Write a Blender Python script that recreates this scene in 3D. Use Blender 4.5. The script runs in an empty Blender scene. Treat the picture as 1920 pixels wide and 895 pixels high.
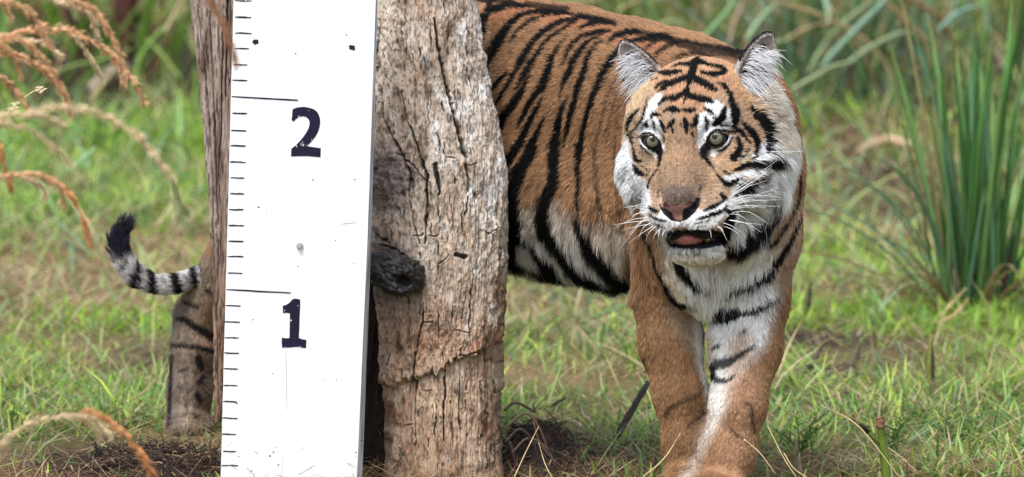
import bpy, math, random
import numpy as np
from mathutils import Matrix, Vector, Euler
import openvdb

sc = bpy.context.scene
col = sc.collection
rng = np.random.default_rng(7)
random.seed(7)
f32 = np.float32
np.seterr(over='ignore')

# ------------------------------------------------------------------ camera
W_, H_ = 1920.0, 895.0
FPX = 11910.0
CAMH = 1.10
PITCH = math.radians(4.2)
cam_d = bpy.data.cameras.new('camera')
cam = bpy.data.objects.new('camera', cam_d)
col.objects.link(cam)
sc.camera = cam
cam.location = (0, 0, CAMH)
cam.rotation_euler = (math.radians(90) - PITCH, 0, 0)
cam_d.sensor_width = 36.0
cam_d.lens = 36.0 * FPX / W_
cam_d.clip_start = 0.1
cam_d.clip_end = 500
cam_d.dof.use_dof = True
cam_d.dof.focus_distance = 9.55
cam_d.dof.aperture_fstop = 7.5

# ------------------------------------------------------------------ light
world = bpy.data.worlds.new('World')
sc.world = world
world.use_nodes = True
wn = world.node_tree
bg = wn.nodes['Background']
sky = wn.nodes.new('ShaderNodeTexSky')
sky.sky_type = 'NISHITA'
sky.sun_disc = False
SUN_EL, SUN_AZ = 58.0, 205.0
sky.sun_elevation = math.radians(SUN_EL)
sky.sun_rotation = math.radians(SUN_AZ)
sky.air_density = 1.0
sky.dust_density = 2.0
sky.ozone_density = 1.0
hsv = wn.nodes.new('ShaderNodeHueSaturation')
hsv.inputs['Saturation'].default_value = 0.55
wn.links.new(sky.outputs[0], hsv.inputs['Color'])
wn.links.new(hsv.outputs[0], bg.inputs[0])
bg.inputs[1].default_value = 0.11
sun_d = bpy.data.lights.new('sun', 'SUN')
sun_d.energy = 1.5
sun_d.angle = math.radians(24)
sun_d.color = (1.0, 0.99, 0.975)
sun = bpy.data.objects.new('sun', sun_d)
col.objects.link(sun)
# azimuth measured like the sky texture: 0 = +Y, clockwise
az = math.radians(SUN_AZ)
el = math.radians(SUN_EL)
sdir = Vector((math.sin(az) * math.cos(el), math.cos(az) * math.cos(el), math.sin(el)))
sun.rotation_euler = sdir.to_track_quat('Z', 'Y').to_euler()
sc.view_settings.view_transform = 'Standard'
sc.view_settings.look = 'None'
sc.view_settings.exposure = 1.26
sc.view_settings.gamma = 1.0
sc.cycles.use_denoising = True
sc.cycles.denoising_prefilter = 'NONE'
sc.cycles.denoising_input_passes = 'RGB_ALBEDO_NORMAL'
sc.cycles.max_bounces = 6
sc.cycles.transparent_max_bounces = 6

# ------------------------------------------------------------------ helpers
CP, SP = math.cos(PITCH), math.sin(PITCH)
# camera space: X right, Y up, Z towards camera (negative in front)
CAMROT = np.array([[1, 0, 0], [0, SP, -CP], [0, CP, SP]])   # columns: camera axes in world


def cam2world(P):
    P = np.asarray(P, float)
    return P @ CAMROT.T + np.array([0, 0, CAMH])


def world2cam(P):
    return (np.asarray(P, float) - np.array([0, 0, CAMH])) @ CAMROT


def pq(px, py, q):
    """photo pixel + depth offset q (px units, 1191 px = 1 m towards the camera from 10 m) -> camera space"""
    d = 10.0 - q / 1191.0
    return np.array([(px - 960.0) * d / FPX, (447.5 - py) * d / FPX, -d])


def rq(q):
    return (10.0 - q / 1191.0) / FPX


def cam2px(P):
    d = -P[..., 2]
    return 960.0 + P[..., 0] * FPX / d, 447.5 - P[..., 1] * FPX / d


def at(px, py, Y):
    """world point seen at a photo pixel on the vertical plane y = Y"""
    v = CAMROT @ np.array([(px - 960.0) / FPX, (447.5 - py) / FPX, -1.0])
    k = Y / v[1]
    return np.array([v[0] * k, Y, CAMH + v[2] * k])


def srgb(c):
    c = np.asarray(c, float) / 255.0
    return np.where(c <= 0.04045, c / 12.92, ((c + 0.055) / 1.055) ** 2.4)


def L(*c):
    return tuple(float(v) for v in srgb(c)) + (1.0,)


def hash3(ix, iy, iz, seed=0):
    ix, iy, iz = np.asarray(ix), np.asarray(iy), np.asarray(iz)
    n = (ix.astype(np.int64) * 73856093) ^ (iy.astype(np.int64) * 19349663) ^ (iz.astype(np.int64) * 83492791) ^ (seed * 2654435)
    n = (n ^ (n >> 13)) * 1274126177
    n = n ^ (n >> 16)
    return ((n & 0xFFFFFF) / float(0xFFFFFF)).astype(f32)


def vnoise(x, y, z=0.0, seed=0):
    x, y, z = np.broadcast_arrays(np.asarray(x, float), np.asarray(y, float), np.asarray(z, float))
    xi, yi, zi = np.floor(x), np.floor(y), np.floor(z)
    fx, fy, fz = x - xi, y - yi, z - zi
    fx = fx * fx * (3 - 2 * fx); fy = fy * fy * (3 - 2 * fy); fz = fz * fz * (3 - 2 * fz)
    r = 0
    for dz in (0, 1):
        wz = fz if dz else 1 - fz
        for dy in (0, 1):
            wy = fy if dy else 1 - fy
            for dx in (0, 1):
                wx = fx if dx else 1 - fx
                r = r + wx * wy * wz * hash3(xi + dx, yi + dy, zi + dz, seed)
    return r * 2 - 1


def fbm(x, y, z=0.0, o=4, seed=0, g=0.5):
    a, s, t = 1.0, 0.0, 0.0
    for i in range(o):
        s = s + a * vnoise(np.asarray(x) * 2 ** i, np.asarray(y) * 2 ** i, np.asarray(z) * 2 ** i, seed + i)
        t += a
        a *= g
    return s / t


def sstep(a, b, x):
    t = np.clip((x - a) / (b - a), 0, 1)
    return t * t * (3 - 2 * t)


# materials -----------------------------------------------------------
def nodemat(name):
    m = bpy.data.materials.new(name)
    m.use_nodes = True
    nt = m.node_tree
    return m, nt, nt.nodes['Principled BSDF']


def attr_mat(name, rough=0.6, spec=0.3, noise=0.0, scale=200.0, bump=0.0, trans=0.0, attr='col', coat=0.0, stretch=None):
    m, nt, b = nodemat(name)
    a = nt.nodes.new('ShaderNodeAttribute')
    a.attribute_name = attr
    out = a.outputs['Color']
    if noise > 0 or bump > 0:
        tc = nt.nodes.new('ShaderNodeTexCoord')
        mp = nt.nodes.new('ShaderNodeMapping')
        if stretch:
            mp.inputs['Scale'].default_value = stretch
        n = nt.nodes.new('ShaderNodeTexNoise')
        n.inputs['Scale'].default_value = scale
        n.inputs['Detail'].default_value = 5
        nt.links.new(tc.outputs['Object'], mp.inputs[0])
        nt.links.new(mp.outputs[0], n.inputs['Vector'])
        if noise > 0:
            mr = nt.nodes.new('ShaderNodeMapRange')
            mr.inputs[1].default_value = 0.25
            mr.inputs[2].default_value = 0.75
            mr.inputs[3].default_value = 1 - noise
            mr.inputs[4].default_value = 1 + noise
            nt.links.new(n.outputs[0], mr.inputs[0])
            vm = nt.nodes.new('ShaderNodeVectorMath')
            vm.operation = 'SCALE'
            nt.links.new(out, vm.inputs[0])
            nt.links.new(mr.outputs[0], vm.inputs['Scale'])
            out = vm.outputs[0]
        if bump > 0:
            bp = nt.nodes.new('ShaderNodeBump')
            bp.inputs['Strength'].default_value = 1.0
            bp.inputs['Distance'].default_value = bump
            nt.links.new(n.outputs[0], bp.inputs['Height'])
            nt.links.new(bp.outputs[0], b.inputs['Normal'])
    nt.links.new(out, b.inputs['Base Color'])
    b.inputs['Roughness'].default_value = rough
    b.inputs['Specular IOR Level'].default_value = spec
    b.inputs['Coat Weight'].default_value = coat
    b.inputs['Coat Roughness'].default_value = 0.15
    if trans > 0:
        tr = nt.nodes.new('ShaderNodeBsdfTranslucent')
        nt.links.new(out, tr.inputs[0])
        mx = nt.nodes.new('ShaderNodeMixShader')
        mx.inputs[0].default_value = trans
        nt.links.new(b.outputs[0], mx.inputs[1])
        nt.links.new(tr.outputs[0], mx.inputs[2])
        nt.links.new(mx.outputs[0], nt.nodes['Material Output'].inputs[0])
    return m


def plain_mat(name, c, rough=0.6, spec=0.3, noise=0.12, scale=120.0, bump=0.0, coat=0.0):
    m, nt, b = nodemat(name)
    tc = nt.nodes.new('ShaderNodeTexCoord')
    n = nt.nodes.new('ShaderNodeTexNoise')
    n.inputs['Scale'].default_value = scale
    n.inputs['Detail'].default_value = 4
    nt.links.new(tc.outputs['Object'], n.inputs['Vector'])
    mx = nt.nodes.new('ShaderNodeMix')
    mx.data_type = 'RGBA'
    c = np.array(c[:3])
    mx.inputs[6].default_value = tuple(np.clip(c * (1 - noise), 0, 1)) + (1,)
    mx.inputs[7].default_value = tuple(np.clip(c * (1 + noise), 0, 1)) + (1,)
    nt.links.new(n.outputs[0], mx.inputs[0])
    nt.links.new(mx.outputs[2], b.inputs['Base Color'])
    b.inputs['Roughness'].default_value = rough
    b.inputs['Specular IOR Level'].default_value = spec
    b.inputs['Coat Weight'].default_value = coat
    b.inputs['Coat Roughness'].default_value = 0.05
    if bump > 0:
        bp = nt.nodes.new('ShaderNodeBump')
        bp.inputs['Strength'].default_value = 1.0
        bp.inputs['Distance'].default_value = bump
        nt.links.new(n.outputs[0], bp.inputs['Height'])
        nt.links.new(bp.outputs[0], b.inputs['Normal'])
    return m


# mesh builders ---------------------------------------------------------
def mesh_np(name, V, F, colr=None, smooth=True):
    """V (n,3); F (m,k) k=3/4 or list of such arrays"""
    me = bpy.data.meshes.new(name)
    V = np.asarray(V, f32)
    Fs = F if isinstance(F, list) else [F]
    Fs = [np.asarray(f, np.int32) for f in Fs if len(f)]
    me.vertices.add(len(V))
    me.vertices.foreach_set('co', V.ravel())
    loops = np.concatenate([f.ravel() for f in Fs])
    tot = np.concatenate([np.full(len(f), f.shape[1], np.int32) for f in Fs])
    start = np.concatenate([[0], np.cumsum(tot)[:-1]]).astype(np.int32)
    me.loops.add(len(loops))
    me.loops.foreach_set('vertex_index', loops)
    me.polygons.add(len(tot))
    me.polygons.foreach_set('loop_start', start)
    me.polygons.foreach_set('loop_total', tot)
    me.polygons.foreach_set('use_smooth', np.full(len(tot), bool(smooth)))
    if colr is not None:
        a = me.color_attributes.new('col', 'FLOAT_COLOR', 'POINT')
        c = np.ones((len(V), 4), f32)
        c[:, :3] = np.asarray(colr)[..., :3]
        a.data.foreach_set('color', c.ravel())
    me.update(calc_edges=True)
    me.validate()
    return me


def link(name, me, mat=None, parent=None, label=None, cat=None, group=None, kind=None, loc=None):
    o = bpy.data.objects.new(name, me)
    col.objects.link(o)
    if mat is not None and me is not None and len(me.materials) == 0:
        me.materials.append(mat)
    if parent is not None:
        o.parent = parent
    if loc is not None:
        o.location = loc
    if label: o['label'] = label
    if cat: o['category'] = cat
    if group: o['group'] = group
    if kind: o['kind'] = kind
    return o


def thing(name, label, cat, loc=(0, 0, 0), group=None, rz=0.0):
    o = link(name, None, None, None, label, cat, group)
    o.location = tuple(float(v) for v in loc)
    o.rotation_euler = (0, 0, rz)
    o.empty_display_size = 0.05
    return o


def curves_np(name, P, R, C, mat, parent=None, label=None, cat=None, kind=None):
    """P (n,k,3) R (n,k) C (n,k,3) -> hair curves object"""
    n, k = P.shape[:2]
    hc = bpy.data.hair_curves.new(name)
    hc.add_curves([k] * n)
    hc.points.foreach_set('position', P.astype(f32).ravel())
    at_ = hc.attributes.get('radius') or hc.attributes.new('radius', 'FLOAT', 'POINT')
    at_.data.foreach_set('value', R.astype(f32).ravel())
    ca = hc.attributes.new('col', 'FLOAT_COLOR', 'POINT')
    cc = np.ones((n, k, 4), f32)
    cc[..., :3] = C
    ca.data.foreach_set('color', cc.ravel())
    hc.materials.append(mat)
    o = bpy.data.objects.new(name, hc)
    col.objects.link(o)
    if parent is not None: o.parent = parent
    if label: o['label'] = label
    if cat: o['category'] = cat
    if kind: o['kind'] = kind
    return o


def catmull(pts, n):
    pts = np.asarray(pts, float)
    P = np.vstack([2 * pts[0] - pts[1], pts, 2 * pts[-1] - pts[-2]])
    t = np.linspace(0, len(pts) - 1 - 1e-6, n)
    i = t.astype(int)
    u = (t - i)[:, None]
    p0, p1, p2, p3 = P[i], P[i + 1], P[i + 2], P[i + 3]
    return 0.5 * ((2 * p1) + (-p0 + p2) * u + (2 * p0 - 5 * p1 + 4 * p2 - p3) * u * u + (-p0 + 3 * p1 - 3 * p2 + p3) * u ** 3)


def tube(pts, radii, seg=8, n=None, rough=0.0, seed=0):
    """closed tube mesh arrays along a path"""
    pts = np.asarray(pts, float)
    n = n or max(4, len(pts) * 4)
    C = catmull(np.column_stack([pts, np.asarray(radii, float)]), n)
    P, R = C[:, :3], np.maximum(C[:, 3], 1e-5)
    T = np.gradient(P, axis=0)
    T /= np.linalg.norm(T, axis=1)[:, None] + 1e-12
    up = np.array([0.13, 0.9, 0.35])
    A = np.cross(T, up); A /= np.linalg.norm(A, axis=1)[:, None]
    B = np.cross(T, A)
    th = np.linspace(0, 2 * np.pi, seg, endpoint=False)
    rr = R[:, None] * np.ones(seg)[None]
    if rough:
        rr = rr * (1 + rough * vnoise(np.arange(n)[:, None] * 0.9, th[None] * 1.5, seed, seed))
    V = P[:, None] + rr[..., None] * (np.cos(th)[None, :, None] * A[:, None] + np.sin(th)[None, :, None] * B[:, None])
    i = np.arange(n - 1)[:, None] * seg
    j = np.arange(seg)[None]
    j2 = (j + 1) % seg
    F = np.stack([i + j, i + j2, i + seg + j2, i + seg + j], -1).reshape(-1, 4)
    V = V.reshape(-1, 3)
    c0, c1 = len(V), len(V) + 1
    V = np.vstack([V, P[:1], P[-1:]])
    jj = np.arange(seg); j22 = (jj + 1) % seg
    F3 = np.vstack([np.stack([np.full(seg, c0), j22, jj], -1), np.stack([np.full(seg, c1), (n - 1) * seg + jj, (n - 1) * seg + j22], -1)])
    return V, F, F3


class Batch:
    def __init__(s):
        s.V = []; s.F4 = []; s.F3 = []; s.C = []; s.n = 0

    def add(s, V, F4=None, F3=None, C=(0.5, 0.5, 0.5)):
        V = np.asarray(V)
        if F4 is not None and len(F4): s.F4.append(np.asarray(F4) + s.n)
        if F3 is not None and len(F3): s.F3.append(np.asarray(F3) + s.n)
        s.V.append(V)
        C = np.asarray(C, float)
        s.C.append(np.broadcast_to(C, (len(V), 3)))
        s.n += len(V)

    def mesh(s, name, smooth=True):
        fs = []
        if s.F4: fs.append(np.vstack(s.F4))
        if s.F3: fs.append(np.vstack(s.F3))
        return mesh_np(name, np.vstack(s.V), fs, np.vstack(s.C), smooth)


# ------------------------------------------------------------------ ground height
def ground_z(x, y):
    x = np.asarray(x, float); y = np.asarray(y, float)
    z = 0.018 * fbm(x * 1.3, y * 1.3, 0.3, 3, 11) + 0.006 * fbm(x * 7, y * 7, 0.7, 3, 17)
    # the land rises behind the clearing
    z = z + 0.5 * sstep(12.5, 24.0, y) + 0.5 * np.clip(y - 22, 0, 400) * 0.02
    z = z - 0.018 * np.exp(-(((x - 0.31) / 0.25) ** 2 + ((y - 9.66) / 0.25) ** 2))
    return z

# ================================================================== TIGER
TH = math.radians(19.0)
RO = math.radians(2.5)
HQ = 560.0          # depth of the head origin (between the eyes)
_s = np.array([math.cos(TH), 0, math.sin(TH)])      # lateral (towards image right), x right / y up / q towards camera
_d = np.array([-math.sin(TH), 0, math.cos(TH)])     # forward
_RR = np.array([[math.cos(RO), -math.sin(RO), 0], [math.sin(RO), math.cos(RO), 0], [0, 0, 1]])
AX = np.stack([_RR @ _s, _RR @ np.array([0, 1.0, 0]), _RR @ _d])   # rows s, t, d


def HL(s, t, d):
    v = s * AX[0] + t * AX[1] + d * AX[2]
    return (1282 + v[0], 262 - v[1], HQ + v[2])


def rotx(v, a):   # helper: build rotation rows from yaw(about up), pitch (about s), roll
    return v


# primitive: dict(kind, group, params, k, op)
PR = []


def cone(g, p1, r1, p2, r2, k=20, op='u'):
    a = pq(*p1); b = pq(*p2)
    PR.append(dict(t='c', g=g, a=a, b=b, ra=r1 * rq(p1[2]), rb=r2 * rq(p2[2]), k=k * rq(p1[2]), op=op))


def ell(g, c, r, R=None, k=20, op='u', tp=0.0):
    s = rq(c[2])
    PR.append(dict(t='e', g=g, c=pq(*c), r=np.array(r, float) * s, R=np.eye(3) if R is None else np.asarray(R), k=k * s, op=op, tp=tp))


def chain(g, pts, k=20):
    for p, q_ in zip(pts[:-1], pts[1:]):
        cone(g, p[:3], p[3], q_[:3], q_[3], k)


def hell(s, t, d, rs, rt, rd, k=20, op='u', tilt=0.0, yaw=0.0, both=False, g='head'):
    """ellipsoid in head frame; tilt rotates about d (roll, degrees), yaw about t"""
    for sg in ((1, -1) if both else (1,)):
        a, b = math.radians(tilt) * sg, math.radians(yaw) * sg
        S = np.array([math.cos(a), math.sin(a), 0]); T = np.array([-math.sin(a), math.cos(a), 0]); D = np.array([0, 0, 1.0])
        Yw = np.array([[math.cos(b), 0, -math.sin(b)], [0, 1, 0], [math.sin(b), 0, math.cos(b)]])
        M = np.stack([S, T, D]) @ Yw @ AX
        ell(g, HL(s * sg, t, d), (rs, rt, rd), M, k, op)


def hcone(p1, r1, p2, r2, k=20, op='u', g='head'):
    cone(g, HL(*p1), r1, HL(*p2), r2, k, op)


# ---- torso
ST = [(1352, 92, 530, 250, 140), (1250, 66, 530, 170, 158), (1165, 46, 518, 80, 162), (1060, 22, 502, -40, 162), (955, 4, 478, -150, 162), (750, -18, 455, -390, 155), (575, -15, 420, -600, 145)]
chain('body', [(x, t + r, q, r) for x, t, b, q, r in ST], 50)
chain('body', [(x, b - r, q, r) for x, t, b, q, r in ST], 50)
ell('body', (1325, 400, 350), (125, 195, 120), k=40)                 # chest
cone('body', (1345, 300, 300), 150, HL(10, 0, -190), 100, 50)       # neck
# forelegs
chain('body', [(1392, 330, 270, 112), (1402, 440, 290, 94), (1401, 560, 320, 73), (1397, 650, 350, 63), (1384, 760, 395, 50), (1364, 850, 400, 50), (1352, 898, 405, 46)], 22)
ell('body', (1342, 922, 440), (60, 36, 80), k=22)
chain('body', [(1300, 340, 280, 112), (1266, 440, 290, 88), (1254, 545, 280, 67), (1257, 640, 290, 56), (1276, 740, 310, 48), (1290, 830, 320, 45), (1292, 880, 320, 44)], 22)
ell('body', (1288, 908, 350), (52, 36, 75), k=22)
for tx, ty, q0 in ((1342, 928, 440), (1288, 914, 350)):
    for i, dx in enumerate((-42, -15, 14, 41)):
        ell('body', (tx + dx, ty, q0 + (62, 80, 78, 58)[i]), (19, 20, 26), k=8)
# hind leg in view
cone('body', (590, 240, -590), 140, (500, 420, -600), 95, 40)
cone('body', (500, 420, -600), 92, (450, 500, -640), 66, 30)
chain('body', [(450, 500, -640), (374, 588, -695)] and [(450, 500, -640, 66), (374, 590, -695, 45), (364, 660, -695, 42), (356, 730, -690, 38), (352, 790, -685, 38)], 18)
ell('body', (352, 800, -660), (42, 26, 70), k=16)
# other hind leg (hidden)
chain('body', [(620, 240, -700, 130), (640, 420, -640, 80), (600, 570, -660, 44), (600, 770, -640, 36)], 24)
ell('body', (600, 785, -600), (42, 26, 70), k=16)
# tail
TAILP = [(560, 90, -760, 40), (470, 150, -800, 30), (440, 330, -760, 22), (430, 440, -660, 18), (400, 496, -640, 16), (350, 526, -630, 16), (300, 533, -625, 16), (258, 518, -620, 15), (234, 490, -620, 14), (224, 462, -620, 12), (225, 442, -620, 10), (232, 426, -620, 7)]
_tc = catmull(np.array(TAILP, float), 34)
chain('tail', [tuple(v) for v in _tc], 4)

# ---- head
hell(0, 48, -105, 116, 104, 112, 30)                       # cranium
hell(0, 12, -62, 106, 82, 78, 30)                          # upper face
hell(58, 36, -24, 42, 24, 32, 16, both=True, tilt=12)      # brow
hcone((0, 20, -22), 40, (0, -60, 8), 40, 26)               # bridge
hcone((0, -60, 8), 40, (0, -108, 28), 34, 20)
hell(84, -55, -78, 60, 82, 66, 30, both=True)              # cheeks
hell(98, -42, -118, 56, 88, 50, 30, both=True, tilt=-14)           # ruff
hell(100, 30, -125, 50, 80, 55, 30, both=True)
hell(36, -146, 0, 45, 42, 44, 12, both=True, tilt=8)       # whisker pads
hell(62, -128, -22, 32, 46, 40, 20, both=True)
hell(0, -122, 26, 30, 18, 24, 8)                           # nose tip
hell(0, -150, 10, 14, 26, 36, 10)                          # philtrum mass
hcone((0, -150, -120), 56, (0, -196, -62), 34, 26)         # jaw
hell(2, -212, -46, 52, 24, 34, 14)                         # chin
hell(0, -150, -110, 100, 70, 70, 30)                       # throat mass
# eye sockets
hell(63, 2, 6, 30, 22, 30, 16, 's', both=True, tilt=12)

hell(44, -84, -14, 36, 42, 36, 20, both=True)                # upper jaw
EYES = ((1223, 265.5, 12.0, .3, -3.4, (1220.5, 267), 18.5, 12.3, -19), (1342.5, 260, 13.0, -3.0, -3.0, (1345, 261.5), 21, 13.2, 11))
EYEC = []
for ex, ey, ir, gx, gy, oc, oa, ob, ot in EYES:
    s_ = (ex - 1282) / AX[0][0]
    q = HQ + AX[0][2] * s_ + AX[2][2] * -14
    EYEC.append((ex, ey, q))
    ell('head', (ex, ey, q), (24, 22.5, 22.5), k=8)                # lids
    A = math.radians(ot)
    M_ = np.array([[math.cos(A), math.sin(A), 0], [-math.sin(A), math.cos(A), 0], [0, 0, 1.0]])
    ell('head', (oc[0], oc[1], q + 10), (oa, ob, 40), M_, 2.0, 's')
# nostrils
hell(27, -127, 50, 12, 8, 16, 3, 's', both=True, tilt=-38)
hell(14, -139, 54, 8, 6, 12, 3, 's', both=True, tilt=-38)
# philtrum line and mouth
hcone((0, -143, 46), 2.5, (0, -166, 44), 3, 3, 's')
ell('head', (1305, 450, 505), (50, 18, 60), k=5, op='s')
ell('head', (1336, 447, 480), (28, 17, 70), k=5, op='s')
ell('head', (1318, 440, 500), (36, 12, 60), k=6, op='s')
# lower lip
hcone((-42, -203, -28), 6, (0, -206, -14), 6, 6)
hcone((0, -206, -14), 6, (50, -200, -30), 6, 6)


def earp(cx, cy, q, ang, lean, a, b, side):
    """thin cup: ang = tilt of the long axis (degrees, + = towards image right), side = facing yaw"""
    A = math.radians(ang); S = math.radians(side); Lz = math.radians(lean)
    long_ = np.array([math.sin(A), math.cos(A) * math.cos(Lz), math.cos(A) * math.sin(Lz)]); long_ /= np.linalg.norm(long_)
    face = np.array([math.sin(S), 0, math.cos(S)]); face -= long_ * (face @ long_); face /= np.linalg.norm(face)
    wide = np.cross(long_, face)
    M = np.stack([wide, long_, face])
    ell('ear', (cx, cy, q), (b, a, 22), M, 12, tp=.3)
    c2 = np.array([cx, cy, q]) + np.array([face[0], -face[1], face[2]]) * 13
    ell('ear', tuple(c2), (b - 5, a - 6, 22), M, 4, 's', tp=.3)
    return M


EARL = (1201, 136, HQ - 150)
EARR = (1419, 125, HQ - 60)
ML = earp(*EARL, -31, -8, 70, 36, -16)
MRr = earp(*EARR, 21, -8, 70, 40, 30)


def f_prim(p, P):
    if p['t'] == 'c':
        ba = p['b'] - p['a']; pa = P - p['a']
        h = np.clip((pa @ ba) / (ba @ ba), 0, 1)
        d = pa - h[..., None] * ba
        return np.sqrt((d * d).sum(-1)) - (p['ra'] + (p['rb'] - p['ra']) * h)
    q_ = (P - p['c']) @ p['R'].T
    if p['tp']:
        q_ = q_.copy(); q_[..., 0] /= (1 - p['tp'] * np.clip(q_[..., 1] / p['r'][1], -1.3, 1.3))
    a = q_ / p['r']; k0 = np.sqrt((a * a).sum(-1))
    b = q_ / (p['r'] ** 2); k1 = np.sqrt((b * b).sum(-1)) + 1e-9
    return k0 * (k0 - 1) / k1


def smin(a, b, k):
    h = np.maximum(k - np.abs(a - b), 0) / k
    return np.minimum(a, b) - h * h * k * 0.25


def order():
    # torso first, then head additions, then subtractions in the order written
    return PR


def prim_box(p, m):
    if p['t'] == 'c':
        lo = np.minimum(p['a'] - p['ra'], p['b'] - p['rb']) - m
        hi = np.maximum(p['a'] + p['ra'], p['b'] + p['rb']) + m
    else:
        e = np.sqrt(((p['R'] * p['r'][:, None]) ** 2).sum(0))
        lo = p['c'] - e - m; hi = p['c'] + e + m
    return lo, hi


def sdf_grid(lo, hi, h):
    n = np.ceil((hi - lo) / h).astype(int) + 1
    G = np.full(n, 0.05, f32)
    ax = [lo[i] + h * np.arange(n[i]) for i in range(3)]
    for p in PR:
        m = p['k'] + 4 * h + (0.012 if p['op'] == 'u' else 0)
        a, b = prim_box(p, m)
        i0 = np.maximum(np.floor((a - lo) / h).astype(int), 0); i1 = np.minimum(np.ceil((b - lo) / h).astype(int) + 1, n)
        if (i1 <= i0).any(): continue
        X = np.stack(np.meshgrid(*[ax[i][i0[i]:i1[i]].astype(f32) for i in range(3)], indexing='ij'), -1)
        d = f_prim({k_: (v.astype(f32) if isinstance(v, np.ndarray) else v) for k_, v in p.items()}, X).astype(f32)
        sl = tuple(slice(i0[i], i1[i]) for i in range(3))
        if p['op'] == 'u': G[sl] = smin(G[sl], d, p['k'])
        else: G[sl] = -smin(-G[sl], d, p['k'])
    return G


def extract(lo, hi, h):
    G = np.clip(sdf_grid(lo, hi, h), -3 * h, 3 * h)
    g = openvdb.FloatGrid(3 * h)
    g.copyFromArray(G)
    pts, tris, quads = g.convertToPolygons(0.0, 0.0)
    V = lo + np.asarray(pts, float) * h
    return V, np.asarray(quads, np.int64), np.asarray(tris, np.int64)


HB_LO = pq(1128, 560, 330)
HB_HI = pq(1520, 30, 680)
HB_LO[2], HB_HI[2] = min(HB_LO[2], HB_HI[2]), max(HB_LO[2], HB_HI[2])
_bl = np.min([prim_box(p, 0.02)[0] for p in PR], 0); _bh = np.max([prim_box(p, 0.02)[1] for p in PR], 0)
BH, FH = 0.0045, 0.0016
Vb, Qb, Tb = extract(_bl, _bh, BH)
Vh, Qh, Th_ = extract(HB_LO - 0.01, HB_HI + 0.01, FH)
inb = lambda V, F: ((V[F].mean(1) > HB_LO) & (V[F].mean(1) < HB_HI)).all(1)
Qb = Qb[~inb(Vb, Qb)]
Qh = Qh[inb(Vh, Qh)]
TV = np.vstack([Vb, Vh]); TF = np.vstack([Qb, Qh + len(Vb)])
# drop unused vertices
used = np.zeros(len(TV), bool); used[TF.ravel()] = True
remap = np.cumsum(used) - 1
TV = TV[used]; TF = remap[TF]
# orientation check: VDB quads may wind inwards
def fnorm(V, F):
    return np.cross(V[F[:, 2]] - V[F[:, 0]], V[F[:, 3]] - V[F[:, 1]])


def vnorm(V, F):
    fn = fnorm(V, F)
    N = np.zeros_like(V)
    for i in range(4): np.add.at(N, F[:, i], fn)
    return N / (np.linalg.norm(N, axis=1)[:, None] + 1e-12)


def labels(P):
    """nearest group: 0 body 1 head 2 ear 3 tail"""
    D = np.full((4, len(P)), 9.0)
    gi = {'body': 0, 'head': 1, 'ear': 2, 'tail': 3}
    for p in PR:
        if p['op'] != 'u': continue
        i = gi[p['g']]
        D[i] = np.minimum(D[i], f_prim(p, P))
    D[2] += 0.001
    return np.argmin(D, 0), D


TN = vnorm(TV, TF)
_px, _py = cam2px(TV)
_isb = (labels(TV)[0] == 0)
_rel = .0035 * fbm(TV[:, 0] * 9, TV[:, 1] * 6, TV[:, 2] * 9, 3, 77) + .0012 * fbm(TV[:, 0] * 40, TV[:, 1] * 22, TV[:, 2] * 40, 2, 79)
_fold = np.exp(-((_px - 1135) / 45) ** 2 - ((_py - 330) / 150) ** 2)
_rel = _rel + .0022 * _fold * np.sin((_px + .12 * _py) / 6.5 + 2 * vnoise(_py / 60, 0, 0, 3))
_rel = _rel - .010 * np.exp(-((_px - 1175 - (_py - 430) * .05) / 13) ** 2) * sstep(300, 430, _py) * sstep(600, 520, _py)
for cx_, cy_, sx_, sy_, am in ((1368, 770, 26, 40, .006), (1395, 640, 30, 50, -.004), (1425, 560, 22, 60, .005), (1280, 760, 24, 34, .005), (1255, 660, 26, 50, -.003), (1230, 560, 20, 60, .004), (1340, 830, 14, 50, .004), (1372, 845, 8, 60, -.004), (1310, 600, 40, 14, -.004), (1475, 330, 18, 90, .004), (1440, 470, 16, 60, -.004), (1060, 250, 40, 120, -.005), (1110, 200, 30, 110, .005), (985, 330, 30, 110, .004)):
    _rel = _rel + am * np.exp(-((_px - cx_) / sx_) ** 2 - ((_py - cy_) / sy_) ** 2)
_sgn = -1.0 if TN[np.argmax(TV[:, 1]), 1] < 0 else 1.0
TV = TV + TN * (_rel * _isb * _sgn)[:, None]
TN = vnorm(TV, TF)
_top = np.argmax(TV[:, 1])
if TN[_top, 1] < 0:
    TF = TF[:, ::-1]; TN = -TN
print('tiger mesh', len(TV), len(TF))


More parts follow.
